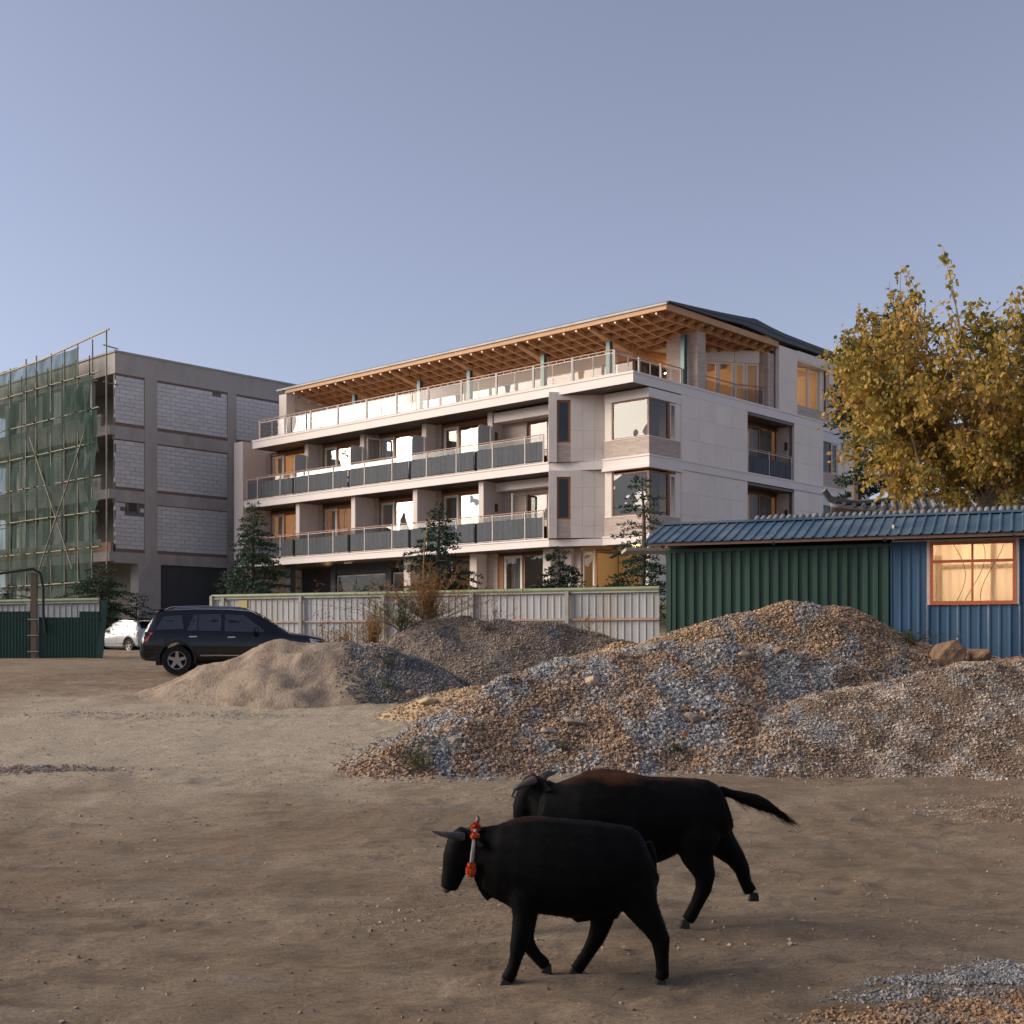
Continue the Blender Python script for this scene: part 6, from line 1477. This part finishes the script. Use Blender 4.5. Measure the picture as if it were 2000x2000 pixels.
conifer(12.0, 43.0, 2.2, 12.8, 1.5, 'narrow dark pine tip beside the hotel roof end', 11, 'needle', 1.1, bare=.72, power=.5, tuft=.18)

# autumn tree
at = tag(empty('autumn_tree', (12.75, 33.0, 1.9)), 'large tree with yellow autumn leaves behind the blue shed', 'tree')
rs = np.random.default_rng(5)
CC = np.array([.55, 0, 7.0]); CR = np.array([4.4, 3.5, 3.3])
limbs = MB(); twigs = MB(); tips = []
limbs.tube([(0, 0, -.5), (.03, 0, 2.2), (-.02, .02, 3.4), (.0, 0, 4.3), (.05, 0, 4.75)], [.27, .215, .18, .17, .13], 12)
def curve(p, q, bend, n=7):
    p = np.array(p, float); q = np.array(q, float); mid = (p + q) / 2 + bend
    return [tuple((1 - t) ** 2 * p + 2 * t * (1 - t) * mid + t * t * q) for t in np.linspace(0, 1, n)]
def crown_pt(rmin=.75):
    while True:
        v = unit(rs.normal(size=3)); 
        if v[2] < -.85: continue
        r = rs.uniform(rmin, 1.0); lump = 1 + .06 * math.sin(5 * v[0] + 3 * v[2]) + .05 * math.sin(9 * v[1] + 7 * v[2] + 2)
        return CC + v * CR * r * lump
L1 = []
for i in range(38):
    zf_ = 1 - 1.75 * (i + .5) / 38; af_ = i * 2.39996 + .4; rf_2 = math.sqrt(max(0, 1 - zf_ * zf_)); tgt = CC + np.array([rf_2 * math.cos(af_), rf_2 * math.sin(af_), zf_]) * CR * rs.uniform(.78, .98)
    if i < 5: tgt = CC + np.array([-.80 - .05 * i, -.3 + .15 * i, -.35 + .22 * i]) * CR * np.array([.9, .8, .85])
    st_ = np.array([0, 0, 4.0 + .7 * rs.random()])
    c = curve(st_, tgt, np.array([0, 0, .5]) + rs.normal(0, .35, 3), 9); r0 = rs.uniform(.04, .085)
    limbs.tube(c, [r0 * (1 - .85 * k / 8) for k in range(9)], 8); L1.append((c, r0))
L2 = []
def inside(p): return np.sum(((p - CC) / (CR * 1.08)) ** 2) < 1
for c, r0 in L1:
    for j in range(9):
        k = rs.integers(3, 9); b = np.array(c[k]); q = b + unit(rs.normal(size=3) + unit(b - np.array([0, 0, 4.6])) * .7 + np.array([0, 0, .15])) * rs.uniform(.8, 1.8)
        if not inside(q): q = b + (q - b) * .45
        cc = curve(b, q, rs.normal(0, .15, 3), 6); twigs.tube(cc, [r0 * .34 * (1 - .8 * u / 5) + .004 for u in range(6)], 5, cap=False); L2.append(cc)
P, D, W = [], [], []
def leaves_along(cc, n, spread, big=1.):
    cc = np.array(cc); f = rs.uniform(.2, 1.05, n) * (len(cc) - 1)
    b = np.stack([np.interp(f, range(len(cc)), cc[:, j]) for j in range(3)], 1) + rs.normal(0, spread, (n, 3))
    d_ = unit(np.array([0, 0, -.75]) + rs.normal(0, .6, (n, 3))) * (rs.uniform(.085, .185, n) * big)[:, None]
    P.append(b); D.append(d_); W.append(unit(np.cross(d_, rs.normal(size=(n, 3)))) * np.linalg.norm(d_, axis=1, keepdims=True) * .40)
L3 = []
for cc in L2:
    for j in range(8):
        b = np.array(cc[rs.integers(1, 6)]); v = unit(rs.normal(size=3) + unit(b - CC + 1e-3) * .6 + np.array([0, 0, .3])); q = b + v * rs.uniform(.3, .85)
        c3 = curve(b, q, rs.normal(0, .06, 3), 4); twigs.tube(c3, [.010, .008, .006, .003], 4, cap=False); L3.append(c3)
for c3 in L3:
    pz_ = c3[-1]; dens = 16 + 7 * math.sin(3.1 * pz_[0] + 1.7 * pz_[2]) * math.sin(2.3 * pz_[1] + 1.1 * pz_[2] + 1)
    leaves_along(c3, max(4, int(dens)), .09)
# upright shoots carrying sparse leaves, growing from the topmost twigs
top = sorted(L3, key=lambda c: -c[-1][2] - .25 * abs(c[-1][0]))[:260]
for i in rs.choice(len(top), 44, replace=False):
    p = np.array(top[i][-1]); q = p + np.array([rs.normal(0, .12), rs.normal(0, .12), rs.uniform(.2, .6)]); c3 = curve(p, q, rs.normal(0, .05, 3), 5)
    twigs.tube(c3, [.012, .01, .008, .006, .003], 4, cap=False); leaves_along(c3, int(rs.integers(5, 14)), .05, .9)
P = np.concatenate(P); D = np.concatenate(D); W = np.concatenate(W)
limbs.build('trunk', MT['bark_light'], at, True); twigs.build('branches', MT['bark_light'], at)
tag(tri_mesh('crown', P, D, W, MT['leaf'], at), kind='stuff')

# dry shrubs and weeds
MT['dry'] = leaf_mat('dry_brown_stems', [(0, (.14, .07, .03)), (.5, (.30, .145, .05)), (1, (.38, .22, .09))], .2)
MT['straw'] = leaf_mat('straw_stems', [(0, (.20, .11, .045)), (.5, (.32, .185, .07)), (1, (.38, .25, .11))], .2)
MT['weed'] = leaf_mat('weed_green', [(0, (.03, .05, .02)), (.5, (.07, .085, .035)), (1, (.14, .12, .05))], .2)
def shrub(x, y, h, spread, n, m, label, seed, leafy=8, name='dry_shrub', z=None, seeds=False, cat='shrub', grp='dry weeds and shrubs on the yard', stem=.006, leaf=.045):
    rs = np.random.default_rng(seed); root = tag(empty(name, (x, y, (hz(x, y) if z is None else z) - .03)), label, cat, grp)
    st = MB(); P, D, W = [], [], []; balls = []
    for i in range(n):
        a = rs.uniform(0, 2 * math.pi); tilt = abs(rs.normal(0, .62)); hh = h * rs.uniform(.5, 1.0)
        tip = np.array([math.cos(a) * spread * tilt, math.sin(a) * spread * tilt, hh * (1 - .25 * tilt)])
        b = np.array([rs.normal(0, .06), rs.normal(0, .06), 0]); c = curve(b, tip, np.array([0, 0, .15 * hh]) + rs.normal(0, .04 * h, 3), 6)
        st.tube(c, [stem * (1 - .7 * k / 5) for k in range(6)], 4, cap=False)
        for j in range(leafy):
            f = rs.uniform(.15, 1) * 5; q = np.array([np.interp(f, range(6), [p_[k] for p_ in c]) for k in range(3)])
            v = unit(rs.normal(size=3) + np.array([0, 0, .7])); l_ = rs.uniform(.5, 1.6) * .10 * h
            t_ = q + v * l_; st.tube([tuple(q), tuple(t_)], [stem * .5, stem * .25], 3, cap=False)
            for _ in range(4):
                p_ = q + v * l_ * rs.random(); d_ = unit(v + rs.normal(0, .7, 3)) * leaf * rs.uniform(.5, 1.4); P.append(p_); D.append(d_); W.append(unit(np.cross(d_, rs.normal(size=3))) * leaf * .16)
            if seeds and f > 3.2: balls.append(t_)
    st.build('stems', MT[m], root)
    tag(tri_mesh('leaves', P, D, W, MT[m], root), kind='stuff')
    if balls:
        sb = MB()
        for b in balls:
            bm = bmesh.new(); bmesh.ops.create_icosphere(bm, subdivisions=1, radius=.022); sb.add([v.co + Vector(b) for v in bm.verts], [[v.index for v in f.verts] for f in bm.faces]); bm.free()
        tag(sb.build('seed_heads', MT['dry'], root), kind='stuff')
    return root
shrub(-2.2, 32.6, 1.75, 2.3, 120, 'dry', 'tall rust brown dry shrub on the crest of the back gravel heap', 1, 16)
shrub(-2.85, 31.9, 1.15, 1.9, 60, 'weed', 'dusty green weed clump left of the rust brown shrub', 2, 12, 'weed_clump')
cane = tag(MB().tube([(-2.35, 32.7, hz(-2.35, 32.7) - .1), (-2.36, 32.7, 4.2), (-2.32, 32.7, 5.0), (-2.22, 32.7, 5.5), (-2.08, 32.7, 5.75)], [.022, .02, .017, .013, .006], 6).build('dry_cane', MT['straw'], None, True), 'single pale bent cane standing above the rust brown shrub', 'cane')
shrub(-4.55, 33.4, 1.4, 1.25, 80, 'straw', 'straw coloured dry grass clump right of the black car', 3, 12, 'grass_clump')
shrub(-3.75, 33.2, 1.35, 1.2, 80, 'straw', 'straw coloured dry grass clump left of the green weed', 4, 12, 'grass_clump')
shrub(-5.4, 35.2, 1.85, .8, 16, 'dry', 'wiry weed with round seed heads in front of the white fence', 5, 7, 'seed_head_weed', seeds=True)
shrub(-4.75, 34.8, 1.5, .6, 14, 'dry', 'shorter seed head weed beside the wiry weed', 6, 7, 'seed_head_weed', seeds=True)
shrub(-.55, 33.3, .95, .9, 16, 'straw', 'thin straw weed on the right of the back heap crest', 7, 9, 'weed_clump')
shrub(.25, 33.6, .55, .4, 8, 'dry', 'small seed head weed on the back heap near the fence post', 8, 6, 'seed_head_weed', seeds=True)
shrub(2.0, 33.2, .8, .7, 16, 'straw', 'thin straw weed at the fence foot near its right end', 9, 8, 'weed_clump')
shrub(1.5, 30.3, .3, .4, 14, 'weed', 'tiny green weed on the soil ridge below the fence', 10, 8, 'weed_clump')
shrub(-1.32, 17.05, .55, .42, 20, 'weed', 'spindly olive weed at the left toe of the stone heap', 11, 10, 'weed_clump', stem=.004, leaf=.03)
shrub(-1.62, 17.3, .45, .8, 10, 'weed', 'sprawling dark weed left of the spindly olive weed', 12, 9, 'weed_clump', stem=.004, leaf=.03)
shrub(8.2, 25.4, .35, .6, 22, 'weed', 'green weeds on the soil bank left of the boulder', 13, 9, 'weed_clump')
for i, (px, py, Hh, y0) in enumerate(((1100, 1462, h_big, 15.5), (1315, 1470, h_big, 15.5), (755, 1300, h_dark, 24), (755, 1345, h_dark, 24), (960, 1232, h_back, 29))):
    x, Y = on_heap(px, py, Hh, y0, y0 + 9)
    shrub(x, Y, .16 if Y < 22 else .28, .22 if Y < 22 else .4, 16, 'weed', ('tiny dark green tuft low on the stone heap near its middle', 'tiny dark green tuft low on the stone heap at its right', 'dark green tuft on the upper dark gravel cone', 'dark green tuft on the lower dark gravel cone', 'dark green tuft near the top of the back gravel heap')[i], 30 + i, 8, 'weed_tuft', cat='weed', stem=.004, leaf=.03)

# soil clods in loose patches
k = 5200
Yc = 6.6 + 15 * rng.random(k) ** 1.5; Xc = (rng.random(k) * 2 - 1) * (.46 * Yc + .4)
msk = fbm(Xc * .55, Yc * .9, 3, 123) > .10
Xc, Yc = Xc[msk], Yc[msk]
tag(stones('soil_clods', np.column_stack([Xc, Yc, ground(Xc, Yc)]), .010 + .030 * rng.random(len(Xc)) ** 4, mat('clod_soil', (.33, .24, .17), .95, (.25, .18, .125), 3, island=.2, world_co=True), None, .7), 'crumbly brown soil clods in patches over the yard', 'clods', None, 'stuff')

# ------------------------------------------------------------------ far hills west of the yard (outside the frame, mirrored in the hotel windows)
na, nr = 160, 14
az = np.radians(np.linspace(205, 312, na)); vs = []
for j in range(nr):
    r = 520 + 55 * j; t = j / (nr - 1)
    hgt = (np.sin(np.pi * t * .5) ** 1.2) * (104 + 120 * (fbm(az * 7, az * 0 + 3.1, 5, 9) + .25)) * (.85 + .3 * fbm(az * 22 + j, az * 0 + j * .7, 3, 19))
    vs.append(np.stack([r * np.sin(az), r * np.cos(az), hgt * np.sin(np.clip((az - az[0]) / (az[-1] - az[0]), 0, 1) * np.pi) ** .4 - 3], 1))
ii = np.arange(na * nr).reshape(nr, na)
tag(np_mesh('hills', np.concatenate(vs), np.stack([ii[:-1, :-1], ii[:-1, 1:], ii[1:, 1:], ii[1:, :-1]], -1).reshape(-1, 4), mat('far_wooded_hill', (.10, .105, .10), .95, (.16, .15, .135), .02, world_co=True), None, True), kind='structure')
